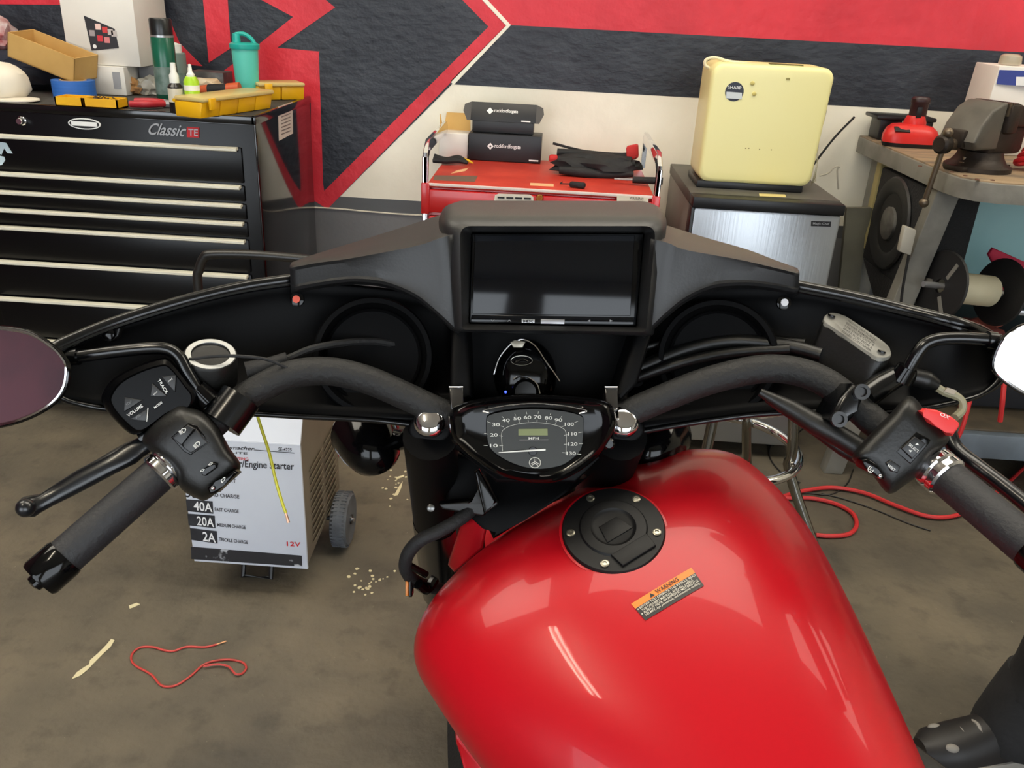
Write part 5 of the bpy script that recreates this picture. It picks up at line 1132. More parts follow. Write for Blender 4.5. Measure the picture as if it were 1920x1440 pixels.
# ---------------------------------------------------------------- fairing
def curve(pts, n):
    q = catmull([V(*p) for p in pts], 12); L = [0]
    for a, b in zip(q, q[1:]): L.append(L[-1]+(b-a).length)
    out = []
    for i in range(n):
        s = L[-1]*i/(n-1); k = 0
        while k < len(L)-2 and L[k+1] < s: k += 1
        f_ = (s-L[k])/max(1e-9, L[k+1]-L[k]); out.append(q[k].lerp(q[k+1], min(1, f_)))
    return out
def wing(topc, botc, bulge, n=26, m=12):
    T = curve(topc, n); Bc = curve(botc, n); rows = []
    for j in range(m+1):
        k = j/m; row = []
        for i in range(n):
            a = T[i].lerp(Bc[i], k); tt = a.z+bulge*math.sin(math.pi*min(1, k))**0.6*math.sin(math.pi*min(1, 0.04+0.96*(1-i/(n-1)))*0.5)
            row.append(P(a.x, a.y, tt))
        rows.append(row)
    return rows
fa = ob('fairing', grid(wing([(860, 560, .955), (700, 540, .95), (545, 528, .915), (455, 541, .895), (350, 566, .87), (230, 603, .845), (150, 634, .825), (100, 660, .81), (84, 700, .81)],
                          [(860, 790, .90), (700, 784, .895), (560, 778, .89), (455, 772, .88), (350, 770, .865), (240, 768, .845), (160, 758, .83), (110, 740, .815), (84, 705, .81)], 0.035)), M_fair, bk, solid=0.005)
fa2 = ob('fairing', grid(wing([(1180, 560, .955), (1340, 540, .95), (1497, 540, .915), (1590, 558, .895), (1690, 582, .87), (1790, 608, .845), (1845, 628, .86), (1872, 655, .87), (1880, 695, .875)],
                           [(1170, 806, .90), (1280, 792, .895), (1400, 776, .89), (1500, 770, .88), (1600, 770, .865), (1700, 768, .845), (1780, 755, .85), (1845, 735, .865), (1880, 700, .875)], 0.035)), M_fair, bk, solid=0.005)
rimL = [(548, 524, .907), (455, 538, .888), (350, 563, .865), (230, 600, .84), (150, 631, .82), (98, 658, .806), (82, 700, .804), (108, 741, .81), (160, 760, .825), (240, 770, .84), (350, 773, .86), (455, 775, .875), (560, 781, .885), (700, 788, .892), (800, 800, .90)]
rimR = [(1494, 536, .907), (1590, 555, .888), (1690, 579, .865), (1790, 605, .84), (1845, 625, .855), (1873, 655, .866), (1882, 697, .871), (1846, 736, .862), (1780, 757, .848), (1700, 770, .84), (1600, 773, .86), (1500, 773, .875), (1400, 779, .885), (1280, 796, .892), (1190, 812, .90)]
for r_, par in ((rimL, fa), (rimR, fa2)):
    ob('rim_edge', tube([P(*q) for q in r_], [0.0065]*7+[0.003]*8, 10, sub=5), M_fairg, par)
    ob('rim_bead', tube([P(u, v+9, t-0.004) for u, v, t in r_[:7]], 0.0025, 8, sub=5), M_fairg, par)
# speaker pods
for u, v, par in ((700, 668, fa), (1345, 672, fa2)):
    c0 = P(u, v, 0.915); ax_ = unit(CC-c0)
    M_pod = mat('pod_dull_black', (6, 6, 7), 0.7, spec=0.1)
    ob('speaker_pod', lathe([(0.062, -0.06), (0.064, 0.0), (0.062, 0.006), (0.057, 0.006), (0.055, 0.0), (0.051, -0.02), (0.03, -0.04), (0, -0.04)], c0, ax_, 48), M_pod, par)
    ob('speaker_cone', lathe([(0.05, -0.012), (0.034, -0.028), (0.022, -0.03), (0.018, -0.022), (0, -0.018)], c0, ax_, 40), mat('cone_black', (8, 8, 9), 0.7, spec=0.15), par)
    ob('speaker_surround', lathe([(0.054, -0.010), (0.051, -0.006), (0.048, -0.011)], c0, ax_, 40), M_pod, par)
# brows (flat topped shoulders beside the screen)
def brow(side):
    if side < 0:
        back = [(548, 494, .925), (600, 476, .97), (650, 461, .995), (750, 430, 1.03), (830, 404, 1.05), (846, 402, 1.05)]
        cre = [(544, 501, .885), (600, 491, .88), (660, 483, .875), (780, 461, .865), (822, 447, .86), (850, 440, .865)]
        arc = [(546, 541, .895), (600, 531, .89), (660, 524, .885), (720, 529, .88), (775, 550, .875), (815, 580, .875), (860, 622, .88)]
    else:
        back = [(1494, 505, .925), (1450, 489, .97), (1400, 470, .995), (1320, 447, 1.03), (1250, 425, 1.05), (1228, 420, 1.05)]
        cre = [(1498, 512, .885), (1440, 498, .88), (1380, 485, .875), (1284, 468, .865), (1252, 455, .86), (1220, 448, .865)]
        arc = [(1496, 545, .895), (1450, 536, .89), (1400, 531, .885), (1340, 535, .88), (1290, 555, .875), (1250, 585, .875), (1205, 628, .88)]
    n = 24
    b, c_, a_ = curve(back, n), curve(cre, n), curve(arc, n); rows = []
    def pp(q, dt=0.0, dv=0.0): return P(q.x, q.y+dv, q.z+dt)
    rows.append([pp(q, 0.03, 30) for q in b]); rows.append([pp(q, 0.006, 4) for q in b]); rows.append([pp(q) for q in b]); rows.append([pp(p_.lerp(q, 0.5)) for p_, q in zip(b, c_)])
    rows.append([pp(q.lerp(p_, 0.06)) for p_, q in zip(b, c_)]); rows.append([pp(q, -0.001, 2) for q in c_])
    for k in (0.15, 0.5, 0.85): rows.append([pp(p_.lerp(q, k)) for p_, q in zip(c_, a_)])
    rows.append([pp(q, -0.002, -2) for q in a_]); rows.append([pp(q, 0.0, 2) for q in a_]); rows.append([pp(q, 0.012, 7) for q in a_]); rows.append([pp(q, 0.04, 6) for q in a_])
    return rows
ob('brow_panel', grid(brow(-1)), M_dash, fa, solid=0.003, ang=28)
ob('brow_panel', grid(brow(1)), M_dash, fa2, solid=0.003, ang=28)
for u, v, m_, par in ((558, 562, mat('orange_dot', (214, 84, 62), 0.5), fa), (1468, 568, mat('white_dot', (214, 214, 218), 0.4), fa2)):
    ob('fairing_bolt', lathe([(0.0075, 0), (0.0075, 0.004), (0.005, 0.005), (0, 0.005)], P(u, v, .905), -FW, 16), M_gbk, par)
    ob('bolt_mark', lathe([(0.0042, 0.004), (0.004, 0.0062), (0, 0.0064)], P(u, v, .905), -FW, 12), m_, par)
ob('mount_tab', slab([P(*q) for q in ((180, 622, .835), (215, 612, .835), (228, 607, .835), (222, 630, .835), (208, 641, .835), (195, 638, .835))], FW, 0.006, 0.002), M_bpl, fa)
ob('mount_bolt', lathe([(0.006, 0), (0.006, 0.004), (0.003, 0.005), (0, 0.005)], P(206, 626, .833), -FW, 14), M_gbk, fa)
# round knob with printed ring on the left wing
kc = P(395, 668, .845); ka = unit(unit(CC-kc)*0.64+UP*0.77)
kn = ob('ring_speaker', lathe([(0.026, -0.03), (0.026, 0.0), (0.0245, 0.003), (0.0235, 0.003), (0.019, 0.003), (0.018, 0.001), (0, 0.0)], kc, ka, 40), M_bpl, bk)
ob('printed_ring', lathe([(0.0185, 0.0034), (0.0235, 0.0034), (0.0235, 0.0026), (0.0185, 0.0026)], kc, ka, 40, ring=True), mat('ring_grey', (196, 196, 192), 0.5), kn)
# ---------------------------------------------------------------- dash hood and screen
def ringpx(pts, n=64):
    q = [V(*p) for p in pts]; q2 = catmull(q, 8, closed=True) if False else q
    L = [0]; m = len(q)
    for i in range(m): L.append(L[-1]+(q[(i+1) % m]-q[i]).length)
    out = []
    for i in range(n):
        s = L[-1]*i/n; k = 0
        while L[k+1] < s: k += 1
        out.append(q[k].lerp(q[(k+1) % m], (s-L[k])/(L[k+1]-L[k])))
    return out
def rrect(tl, tr, br, bl, rad_, t, n=7):
    """rounded quad in pixels -> corner arcs, same count for every ring"""
    cs_ = [V(*tl, 0), V(*tr, 0), V(*br, 0), V(*bl, 0)]; out = []
    for i in range(4):
        c0, pr_, nx = cs_[i], cs_[i-1], cs_[(i+1) % 4]; r_ = rad_[i]; a = c0+(pr_-c0).normalized()*r_; b = c0+(nx-c0).normalized()*r_
        for k in range(n+1):
            s = k/n; p_ = a*(1-s)**2+c0*2*s*(1-s)+b*s*s; out.append(P(p_.x, p_.y, t[i] if isinstance(t, (list, tuple)) else t))
        for k in range(1, 6): 
            nb = V(*([tl, tr, br, bl][(i+1) % 4]), 0); nr = rad_[(i+1) % 4]; e_ = nb+(c0-nb).normalized()*nr
            p_ = b.lerp(e_, k/6); t0 = t[i] if isinstance(t, (list, tuple)) else t; t1_ = t[(i+1) % 4] if isinstance(t, (list, tuple)) else t
            out.append(P(p_.x, p_.y, t0+(t1_-t0)*k/6))
    return out
hood = [rrect((884, 436), (1208, 437), (1193, 613), (879, 607), (4, 4, 4, 4), .892),
        rrect((876, 430), (1216, 430), (1203, 617), (873, 612), (10, 10, 6, 6), .872),
        rrect((862, 424), (1230, 424), (1212, 622), (866, 618), (22, 22, 8, 8), .862),
        rrect((838, 412), (1244, 414), (1218, 628), (856, 622), (30, 30, 8, 8), .866),
        rrect((824, 402), (1252, 404), (1222, 630), (850, 622), (34, 34, 8, 8), .885),
        rrect((818, 390), (1254, 391), (1226, 630), (850, 622), (36, 36, 8, 8), .93),
        rrect((822, 381), (1248, 382), (1222, 622), (855, 616), (36, 36, 8, 8), 1.0),
        rrect((836, 376), (1236, 377), (1215, 610), (865, 606), (36, 36, 8, 8), 1.05),
        rrect((850, 400), (1220, 402), (1205, 600), (880, 596), (30, 30, 8, 8), 1.08)]
# crown the top edge slightly
hd_ = ob('dash_hood', loft(hood, cap0=False), M_dash, bk, ang=50)
rd = ob('radio', slab([P(*q, .8895) for q in ((885, 438), (1207, 438), (1192, 611), (880, 605))], FW, 0.03, 0.001), M_gbk, hd_)
rd_t = .8885
ob('screen', slab([P(*q, rd_t) for q in ((890, 441), (1190, 441), (1182, 592), (886, 588))], FW, 0.004, 0.0005), M_screen, rd)
ob('button_strip', slab([P(*q, rd_t) for q in ((884, 590), (1192, 595), (1190, 609), (882, 603))], FW, 0.004, 0.0005), M_screen, rd)
def rq(u, v): return P(u, v, rd_t-0.0004)
ob('silver_button', slab([P(*q, rd_t-0.001) for q in ((1014, 598), (1059, 599), (1058.5, 608), (1013.5, 607))], FW, 0.003, 0.0005), M_silver, rd)
ob('corner_button', slab([P(*q, rd_t-0.001) for q in ((978, 598), (1003, 598.5), (1002.5, 606), (978, 605.5))], FW, 0.003, 0.0004), M_silver, rd)
text(rd, 'MX', P(981, 604.5, rd_t-0.0015), P(1000, 605, rd_t-0.0015), P(981, 599.5, rd_t-0.0015), M_blackp)
for s_, u in (('v', 924), ('^', 955)): text(rd, s_, rq(u-4, 603), rq(u+4, 603), rq(u-4, 599.5), M_dim)
for u, k in ((1104, -1), (1146, 1)): ob('skip_icon', quad([rq(u-3*k, 599), rq(u-3*k, 604), rq(u+3*k, 601.5)]), M_dim, rd, recalc=False)
# console below the screen
cn = ob('console', slab([P(*q, .945) for q in ((850, 600), (1225, 606), (1200, 770), (850, 770))], FW, 0.05, 0.004), M_fair, bk)
ob('console_cheek', slab([P(*q) for q in ((846, 612, .885), (880, 616, .885), (884, 745, .875), (868, 750, .87), (842, 745, .87))], FW, 0.06, 0.006), M_fair, cn)
ob('console_cheek', slab([P(*q) for q in ((1190, 622, .885), (1226, 618, .885), (1196, 720, .875), (1165, 752, .87), (1150, 745, .875))], FW, 0.06, 0.006), M_fair, cn)
# ignition nacelle
ig = ob('ignition_cover', lathe([(0.040, -0.03), (0.040, 0.0), (0.036, 0.012), (0.025, 0.02), (0.01, 0.023), (0, 0.023)], P(985, 705, .925), -FW, 40, 0.85, 1.0, e1=RT), M_gbk, bk)
ob('chrome_arch', tube([P(*q, .905) for q in ((926, 702), (936, 672), (955, 648), (972, 638), (987, 638), (1005, 650), (1022, 675), (1040, 700), (1050, 715))], 0.0009, 6), M_chrome, ig)
ob('chrome_tab', slab([P(*q, .902) for q in ((956, 642), (965, 637), (986, 640), (980, 652), (963, 652))], FW, 0.004, 0.001), mat('tab_beige', (150, 144, 130), 0.3, metal=0.6), ig)
ob('oval_emblem', tube([P(978+20*math.cos(a), 676+9*math.sin(a), .9) for a in [2*math.pi*k/20 for k in range(20)]], 0.0006, 6, closed=True, sub=2), M_dchr, ig)
ob('emblem_mark', tube([P(968, 676, .899), P(979, 672, .899), P(990, 676, .899)], 0.0007, 6), M_dchr, ig)
ob('key_ring', tube([P(*q, .895) for q in ((962, 712), (972, 706), (990, 708), (1006, 720), (1012, 738))], 0.001, 6), M_chrome, ig)
ob('key_barrel', lathe([(0.014, -0.01), (0.014, 0.004), (0.011, 0.007), (0, 0.007)], P(985, 735, .895), -FW, 24), M_gbk, ig)
ob('blue_led', ball(P(948, 735, .893), 0.0014, seg=10, rings=6), mat('blue_led', (60, 80, 255), 0.3, emit=3), ig)
for u0, u1 in ((842, 868), (1134, 1158)):
    ob('clip_plate', slab([P(u0, 726, .862), P(u1, 726, .862), P(u1+1, 766, .856), P(u0+4, 768, .856)], FW, 0.006, 0.001), mat('clip_gloss', (44, 42, 40), 0.15, coat=0.5), bk)
    ob('clip_edge', tube([P(u0+4, 772, .855), P(u0+10, 770, .855), P(u1-4, 769, .855), P(u1, 766, .855)], 0.0011, 6, sub=2), M_chrome, bk)
    ob('clip_edge', tube([P(u0, 726, .861), P(u1, 726, .861)], 0.0007, 6, sub=1), M_chrome, bk)

# ---------------------------------------------------------------- speedometer
GT = .835
def gz(x, y): return (780+x*.25, 600+y*.25)
hs = [gz(*q) for q in ((250, 700), (250, 800), (265, 880), (330, 955), (440, 1050), (600, 1155), (750, 1205), (900, 1225), (1050, 1215), (1200, 1150), (1350, 1040), (1440, 930), (1500, 800), (1490, 690), (1430, 610), (1200, 575), (890, 560), (600, 575), (350, 620))]
hs = [(q.x, q.y) for q in catmull([V(*q, 0) for q in hs], 4, closed=True)]
cxg = sum(q[0] for q in hs)/len(hs); cyg = sum(q[1] for q in hs)/len(hs)
def gr(k, t, dv=0): return [P(cxg+(u-cxg)*k, cyg+(v-cyg)*k+dv, t) for u, v in hs]
sp = ob('speedometer', loft([gr(0.80, GT+.09, -6), gr(0.95, GT+.055, -4), gr(1.0, GT+.025), gr(1.0, GT+.012), gr(0.97, GT+.003), gr(0.92, GT), gr(0.86, GT+.004), gr(0.80, GT+.006)]), M_gbk, bk)
df = [gz(*q) for q in ((530, 760), (560, 712), (700, 682), (880, 668), (1080, 682), (1225, 715), (1255, 760), (1250, 880), (1235, 970), (1170, 1040), (1070, 1095), (890, 1115), (720, 1070), (580, 985), (538, 900))]
dq = [(q.x, q.y) for q in catmull([V(*q, 0) for q in df], 4, closed=True)]
ob('dial_face', slab([P(u, v, GT+.0030) for u, v in dq], FW, 0.004), mat('dial_grey', (38, 40, 37), 0.5, c2=(33, 35, 32), ns=30), sp)
ct_ = GT+.0024
def gp(u, v): return P(u, v, ct_)
M_dial = mat('dial_print', (206, 206, 198), 0.5)
def gline(pts, w, m=M_dial, par=sp, name='dial_line'):
    return ob(name, tube([gp(u, v) for u, v in pts], w, 5, sub=3 if len(pts) > 2 else 1), m, par)
gline([gz(*q) for q in ((650, 985), (642, 900), (641, 850), (665, 815), (740, 785), (880, 768), (1020, 783), (1095, 808), (1125, 845), (1127, 930), (1125, 1010))], 0.00022)
for s_, u, v in (('10', 926, 835.5), ('20', 926, 815.5), ('30', 930, 796), ('40', 948.5, 788), ('50', 970, 784.5), ('60', 989, 782.5), ('70', 1008, 782), ('80', 1028.5, 783.5), ('90', 1047, 787.5), ('100', 1067.5, 795.5), ('110', 1073.5, 813.5), ('120', 1074, 832.5), ('130', 1071, 850)):
    w = 7.2 if len(s_) == 2 else 8.6
    text(sp, s_, gp(u-w, v+3.2), gp(u+w, v+3.2), gp(u-w, v-3.2), M_dial, eps=0.0002)
    d = V(u-1000, v-838, 0); d = d.normalized(); sx2 = 1.0 if abs(d.x) < .8 else 1.9
    gline([(u+d.x*6*sx2, v+d.y*6), (u+d.x*10*sx2, v+d.y*10.5)], 0.0002); gline([(u-d.x*5.5*sx2, v-d.y*5), (u-d.x*9*sx2, v-d.y*9)], 0.0002)
ob('lcd_window', slab([P(*gz(*q), ct_) for q in ((768, 866), (988, 866), (986, 815), (768, 818))], FW, 0.001), mat('lcd_olive', (112, 120, 74), 0.4), sp)
text(sp, 'MPH', gp(991, 824), gp(1010, 824), gp(991, 819.5), M_dial, eps=0.0002)
gline([gz(775, 899), gz(992, 898)], 0.0002)
ob('needle', slab([P(*gz(*q), ct_-.0014) for q in ((620, 992), (960, 966), (972, 968), (972, 978), (960, 980), (620, 997))], FW, 0.0008), mat('needle_white', (222, 222, 216), 0.4), sp)
ob('needle_boss', lathe([(0.0045, 0), (0.004, 0.001), (0, 0.001)], P(999, 846, ct_), -FW, 18), M_gbk, sp)
lg_ = (1003, 867.5)
gline([(lg_[0]+10.5*math.cos(a), lg_[1]+9.5*math.sin(a)) for a in [2*math.pi*k/16 for k in range(17)]], 0.0004, name='emblem_ring')
for a in (90, 210, 330):
    a = math.radians(a); d = (math.cos(a), -math.sin(a)*.9); n_ = (-d[1], d[0])
    for o_ in (-1.6, 1.6): gline([(lg_[0]+n_[0]*o_-d[0]*2, lg_[1]+n_[1]*o_-d[1]*2), (lg_[0]+n_[0]*o_+d[0]*8, lg_[1]+n_[1]*o_+d[1]*8)], 0.0003, name='emblem_fork')
ob('lens_bead', tube([P(*gz(*q), GT-.001) for q in ((545, 697), (497, 683), (600, 655), (720, 636), (890, 625), (1060, 637), (1180, 655), (1283, 682), (1225, 702))], 0.0007, 6, sub=4), M_chrome, sp)
for u, v in ((858, 822), (1141, 832)): ob('mount_screw', lathe([(0.006, -0.002), (0.006, 0.004), (0.004, 0.006), (0, 0.006)], P(u, v, .85), -FW, 14), M_gbk, sp)
# triple clamp plates around the fork caps
for u0, s in ((806, -1), (1168, 1)):
    ob('clamp_plate', slab([P(u0+40*math.cos(a)*1.05, 805+30*math.sin(a), .89) for a in [2*math.pi*k/22 for k in range(22)]], FW, 0.03, 0.004), M_fair, bk)
ob('clamp_bridge', slab([P(*q) for q in ((780, 815, .9), (860, 840, .89), (930, 905, .9), (1080, 905, .9), (1140, 840, .89), (1200, 815, .9), (1200, 790, .92), (780, 790, .92))], FW, 0.03, 0.004), M_fair, bk)
ob('riser_cover', slab([P(*q) for q in ((820, 735, .90), (870, 735, .89), (872, 800, .88), (880, 850, .88), (850, 845, .89), (822, 790, .90))], FW, 0.04, 0.006), M_fair, bk)
ob('riser_cover', slab([P(*q) for q in ((1130, 735, .89), (1180, 735, .90), (1178, 790, .90), (1150, 845, .89), (1125, 850, .88), (1130, 800, .88))], FW, 0.04, 0.006), M_fair, bk)
# ---------------------------------------------------------------- handlebar
barL = [(905, 800, .90), (835, 776, .885), (770, 747, .88), (700, 716, .875), (640, 699, .87), (590, 696, .866), (540, 704, .86), (490, 727, .853), (450, 752, .847), (405, 790, .838), (360, 832, .83)]
barR = [(1085, 800, .90), (1170, 776, .885), (1230, 752, .88), (1310, 720, .875), (1390, 698, .87), (1450, 691, .866), (1505, 699, .86), (1550, 718, .85), (1590, 748, .84), (1640, 792, .825), (1700, 838, .81)]
hb_ = ob('handlebar', join(tube([P(*q) for q in barL], 0.0145, 16, sub=5), tube([P(*q) for q in barR], 0.0145, 16, sub=5)), M_wrap, bk)
gl0, gl1 = P(322, 868, .825), P(72, 1088, .765); gax = unit(gl1-gl0); GLn = (gl1-gl0).length
ob('grip', lathe([(0.0155, 0), (0.0175, 0.004), (0.0178, GLn*0.5), (0.0178, GLn-0.028)], gl0, gax, 32), M_grip, hb_)
ob('bar_end_cap', lathe([(0.0188, GLn-0.029), (0.0195, GLn-0.026), (0.0195, GLn-0.003), (0.018, GLn), (0.008, GLn+0.001), (0.0075, GLn+0.005), (0.004, GLn+0.0065), (0, GLn+0.0065)], gl0, gax, 32), M_gbk, hb_)
ob('chrome_collar', join(lathe([(0.0185, -0.003), (0.0205, -0.001), (0.0205, 0.005), (0.0188, 0.007)], gl0, gax, 32), lathe([(0.0188, 0.007), (0.0205, 0.009), (0.0205, 0.015), (0.0185, 0.017)], gl0, gax, 32)), M_chrome, hb_)
gr0, gr1 = P(1752, 876, .795), P(1990, 1075, .70); gax2 = unit(gr1-gr0); GRn = (gr1-gr0).length
ob('grip', lathe([(0.0155, 0), (0.0175, 0.004), (0.0178, GRn*0.5), (0.0178, GRn-0.028)], gr0, gax2, 32), M_grip, hb_)
ob('bar_end_cap', lathe([(0.0188, GRn-0.029), (0.0195, GRn-0.026), (0.0195, GRn-0.003), (0.018, GRn), (0, GRn+0.002)], gr0, gax2, 32), M_gbk, hb_)
ob('chrome_collar', join(lathe([(0.0185, -0.003), (0.0205, -0.001), (0.0205, 0.005), (0.0188, 0.007)], gr0, gax2, 32), lathe([(0.0188, 0.007), (0.0205, 0.009), (0.0205, 0.015), (0.0185, 0.017)], gr0, gax2, 32)), M_chrome, hb_)

# left switch housing: barrel around the bar plus a lower lobe
def poly(pts, t): return [P(u, v, t) for u, v in pts]
def dome(q, t):
    mu, mv = sum(p[0] for p in q)/len(q), sum(p[1] for p in q)/len(q)
    def rg(k, dt): return [P(mu+(u-mu)*k, mv+(v-mv)*k, t+dt) for u, v in q]
    return loft([rg(0.6, 0.068), rg(0.9, 0.058), rg(1.0, 0.042), rg(1.0, 0.026), rg(0.975, 0.016), rg(0.92, 0.009), rg(0.83, 0.004), rg(0.7, 0.001), rg(0.5, 0.0)])
def housing(name, pts, t, th, bev, m=M_bpl, seg=5):
    q = [(v.x, v.y) for v in catmull([V(*p, 0) for p in pts], 3, closed=True)]
    return ob(name, dome(q, t), m, bk, ang=50)
def z5(x, y): return (180+x*.25, 600+y*.25)
LT = .798
lh = housing('switch_housing', [z5(*q) for q in ((350, 880), (440, 760), (600, 645), (690, 650), (800, 690), (900, 780), (960, 880), (1010, 970), (1075, 1060), (1075, 1130), (960, 1250), (830, 1350), (760, 1340), (640, 1270), (590, 1160), (500, 1060), (380, 960))], LT, 0.06, 0.018)
def dl(pts, t, th, m, name, par, bev=0.001): return ob(name, slab(poly([z5(*q) for q in pts], t), FW, th, bev), m, par)
rk = dl(((560, 880), (690, 770), (760, 790), (850, 920), (710, 1015), (660, 990)), LT-.0005, 0.004, M_gbk, 'beam_switch', lh)
rk1 = dl(((570, 885), (685, 785), (745, 815), (640, 920), (650, 950)), LT-.0035, 0.006, mat('rocker_black', (26, 26, 27), 0.35), 'rocker', lh)
rk2 = dl(((650, 955), (645, 925), (750, 815), (835, 920), (710, 1000)), LT-.002, 0.005, MATS['rocker_black'], 'rocker', lh)
def headlamp_icon(cx, cy, s, ang, t, par):
    ca, sa = math.cos(ang), math.sin(ang)
    def q(x, y): u, v = z5(cx+(x*ca-y*sa)*s, cy+(x*sa+y*ca)*s); return P(u, v, t)
    ob('lamp_icon', tube([q(-2, -8), q(6, -8), q(13, -4), q(15, 0), q(13, 4), q(6, 8), q(-2, 8), q(-2, -8)], 0.0004, 5, sub=2), M_wht, par)
    for k in range(4): ob('lamp_icon', tube([q(-6, -7+4.6*k), q(-16, -7+4.6*k)], 0.0004, 5, sub=1), M_wht, par)
headlamp_icon(650, 832, 1.75, -0.6, LT-.0042, rk1); headlamp_icon(757, 935, 1.75, -0.75, LT-.0028, rk2)
tsw = dl(((785, 1130), (870, 1068), (905, 1080), (900, 1110), (820, 1170), (795, 1165)), LT-.004, 0.02, M_gbk, 'turn_switch', lh)
for (x, y), s_ in (((862, 1085), 1), ((802, 1132), 1)): 
    text(tsw, '<>', P(*z5(x-16, y+12), LT-.0046), P(*z5(x+16, y-4), LT-.0046), P(*z5(x-22, y-6), LT-.0046), M_wht, eps=0.0001)
hn_ = dl(((830, 1260), (860, 1235), (900, 1230), (1030, 1130), (1060, 1150), (960, 1240), (900, 1300), (850, 1310)), LT-.004, 0.014, M_gbk, 'horn_button', lh, 0.003)
text(hn_, 'D', P(*z5(945, 1225), LT-.0048), P(*z5(975, 1190), LT-.0048), P(*z5(935, 1205), LT-.0048), M_wht, eps=0.0001)
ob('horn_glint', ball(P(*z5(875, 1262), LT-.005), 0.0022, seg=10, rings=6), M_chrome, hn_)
# radio control pod
pod_t = .815
def pod(pts, t0): return [P(*z5(*q), t0) for q in pts]
pp_ = [z5(*q) for q in ((45, 560), (130, 440), (300, 345), (470, 290), (560, 300), (700, 470), (760, 560), (720, 660), (560, 690), (420, 790), (330, 850), (250, 850), (130, 740), (55, 640))]
pq = [(v.x, v.y) for v in catmull([V(*p, 0) for p in pp_], 3, closed=True)]
pcx = sum(q[0] for q in pq)/len(pq); pcy = sum(q[1] for q in pq)/len(pq)
def pr_(k, t, du=0, dv=0): return [P(pcx+(u-pcx)*k+du, pcy+(v-pcy)*k+dv, t) for u, v in pq]
pdo = ob('radio_control', loft([pr_(0.9, pod_t+.035), pr_(1.0, pod_t+.02), pr_(1.0, pod_t+.008), pr_(0.95, pod_t), pr_(0.86, pod_t-.002, 3, 2), pr_(0.83, pod_t+.0, 4, 3)]), mat('pod_black', (5, 5, 6), 0.3, spec=0.12), bk)
pf = pod_t-.0005
def pbq(x, y): return P(*z5(x, y), pf)
for pts in (((212, 580), (350, 600), (208, 690)), ((250, 745), (380, 670), (375, 760)), ((490, 425), (600, 412), (590, 540)), ((420, 475), (530, 570), (405, 575))):
    c0 = (sum(p[0] for p in pts)/3, sum(p[1] for p in pts)/3)
    ob('pod_button', slab([P(*z5(*q), pf-.0012) for q in pts], FW, 0.004, 0.0008), mat('pod_button', (40, 41, 42), 0.4), pdo)
text(pdo, 'VOLUME', pbq(246, 728), pbq(358, 650), pbq(232, 708), M_wht, eps=0.001)
text(pdo, 'TRACK', pbq(462, 452), pbq(528, 556), pbq(482, 440), M_wht, eps=0.001)
text(pdo, 'MODE', pbq(445, 666), pbq(502, 622), pbq(436, 652), M_wht, eps=0.001)
text(pdo, '>>I', pbq(556, 468), pbq(585, 446), pbq(548, 456), M_wht, eps=0.003); text(pdo, 'I<<', pbq(446, 565), pbq(474, 543), pbq(438, 553), M_wht, eps=0.003)
text(pdo, 'VOL+', pbq(240, 645), pbq(280, 615), pbq(232, 628), M_dim, eps=0.003); text(pdo, 'VOL-', pbq(312, 742), pbq(352, 715), pbq(304, 726), M_dim, eps=0.003)
ob('pod_line', tube([pbq(380, 762), pbq(386, 710), pbq(390, 658)], 0.0005, 5), M_wht, pdo)
# clutch perch and lever
ob('clutch_perch', join(tube([P(415, 795, .83), P(452, 745, .84)], 0.0205, 20, sub=1), slab(poly([z5(*q) for q in ((620, 620), (760, 520), (880, 560), (960, 640), (1060, 640), (1010, 760), (880, 790), (800, 700))], .828), FW, 0.03, 0.006)), M_fairg, bk)
ob('perch_rubber', tube([P(462, 698, .87), P(495, 690, .875), P(540, 672, .88)], [0.011, 0.010, 0.007], 12), M_rubber, bk)
ob('clutch_cable', tube([P(*q) for q in ((540, 672, .88), (600, 650, .89), (700, 640, .92), (800, 660, .95))], 0.004, 8), M_rubber, bk)
ob('antenna_lead', tube([P(*q) for q in ((355, 674, .83), (400, 668, .83), (450, 668, .835), (500, 674, .84), (540, 690, .85))], 0.0018, 8), M_rubber, bk)
def z1(x, y): return (x/3.429, 560+y/3.429)
lev_up = [(930, 890), (820, 935), (740, 980), (640, 1040), (500, 1115), (380, 1190), (260, 1265), (200, 1275), (150, 1290), (115, 1320)]
lev_dn = [(990, 960), (910, 1010), (860, 1050), (740, 1110), (600, 1185), (450, 1265), (330, 1325), (255, 1365), (215, 1390), (150, 1395)]
rings = []
for i, (a, b) in enumerate(zip(lev_up, lev_dn)):
    t = .845-.0050*i; A, Bp = P(*z1(*a), t), P(*z1(*b), t); c0 = (A+Bp)/2; e_ = (A-Bp)/2*1.25; f_ = FW*0.0065
    rings.append([c0+e_*math.cos(2*math.pi*k/14)+f_*math.sin(2*math.pi*k/14) for k in range(14)])
lv = ob('clutch_lever', loft(rings), M_lever, bk, ang=60)
ob('lever_ball', ball(P(*z1(165, 1345), .797), 0.0088), M_lever, lv)
ob('lever_pivot', tube([P(270, 822, .85), P(330, 790, .85), P(400, 770, .85)], [0.012, 0.013, 0.012], 12), M_fairg, lv)
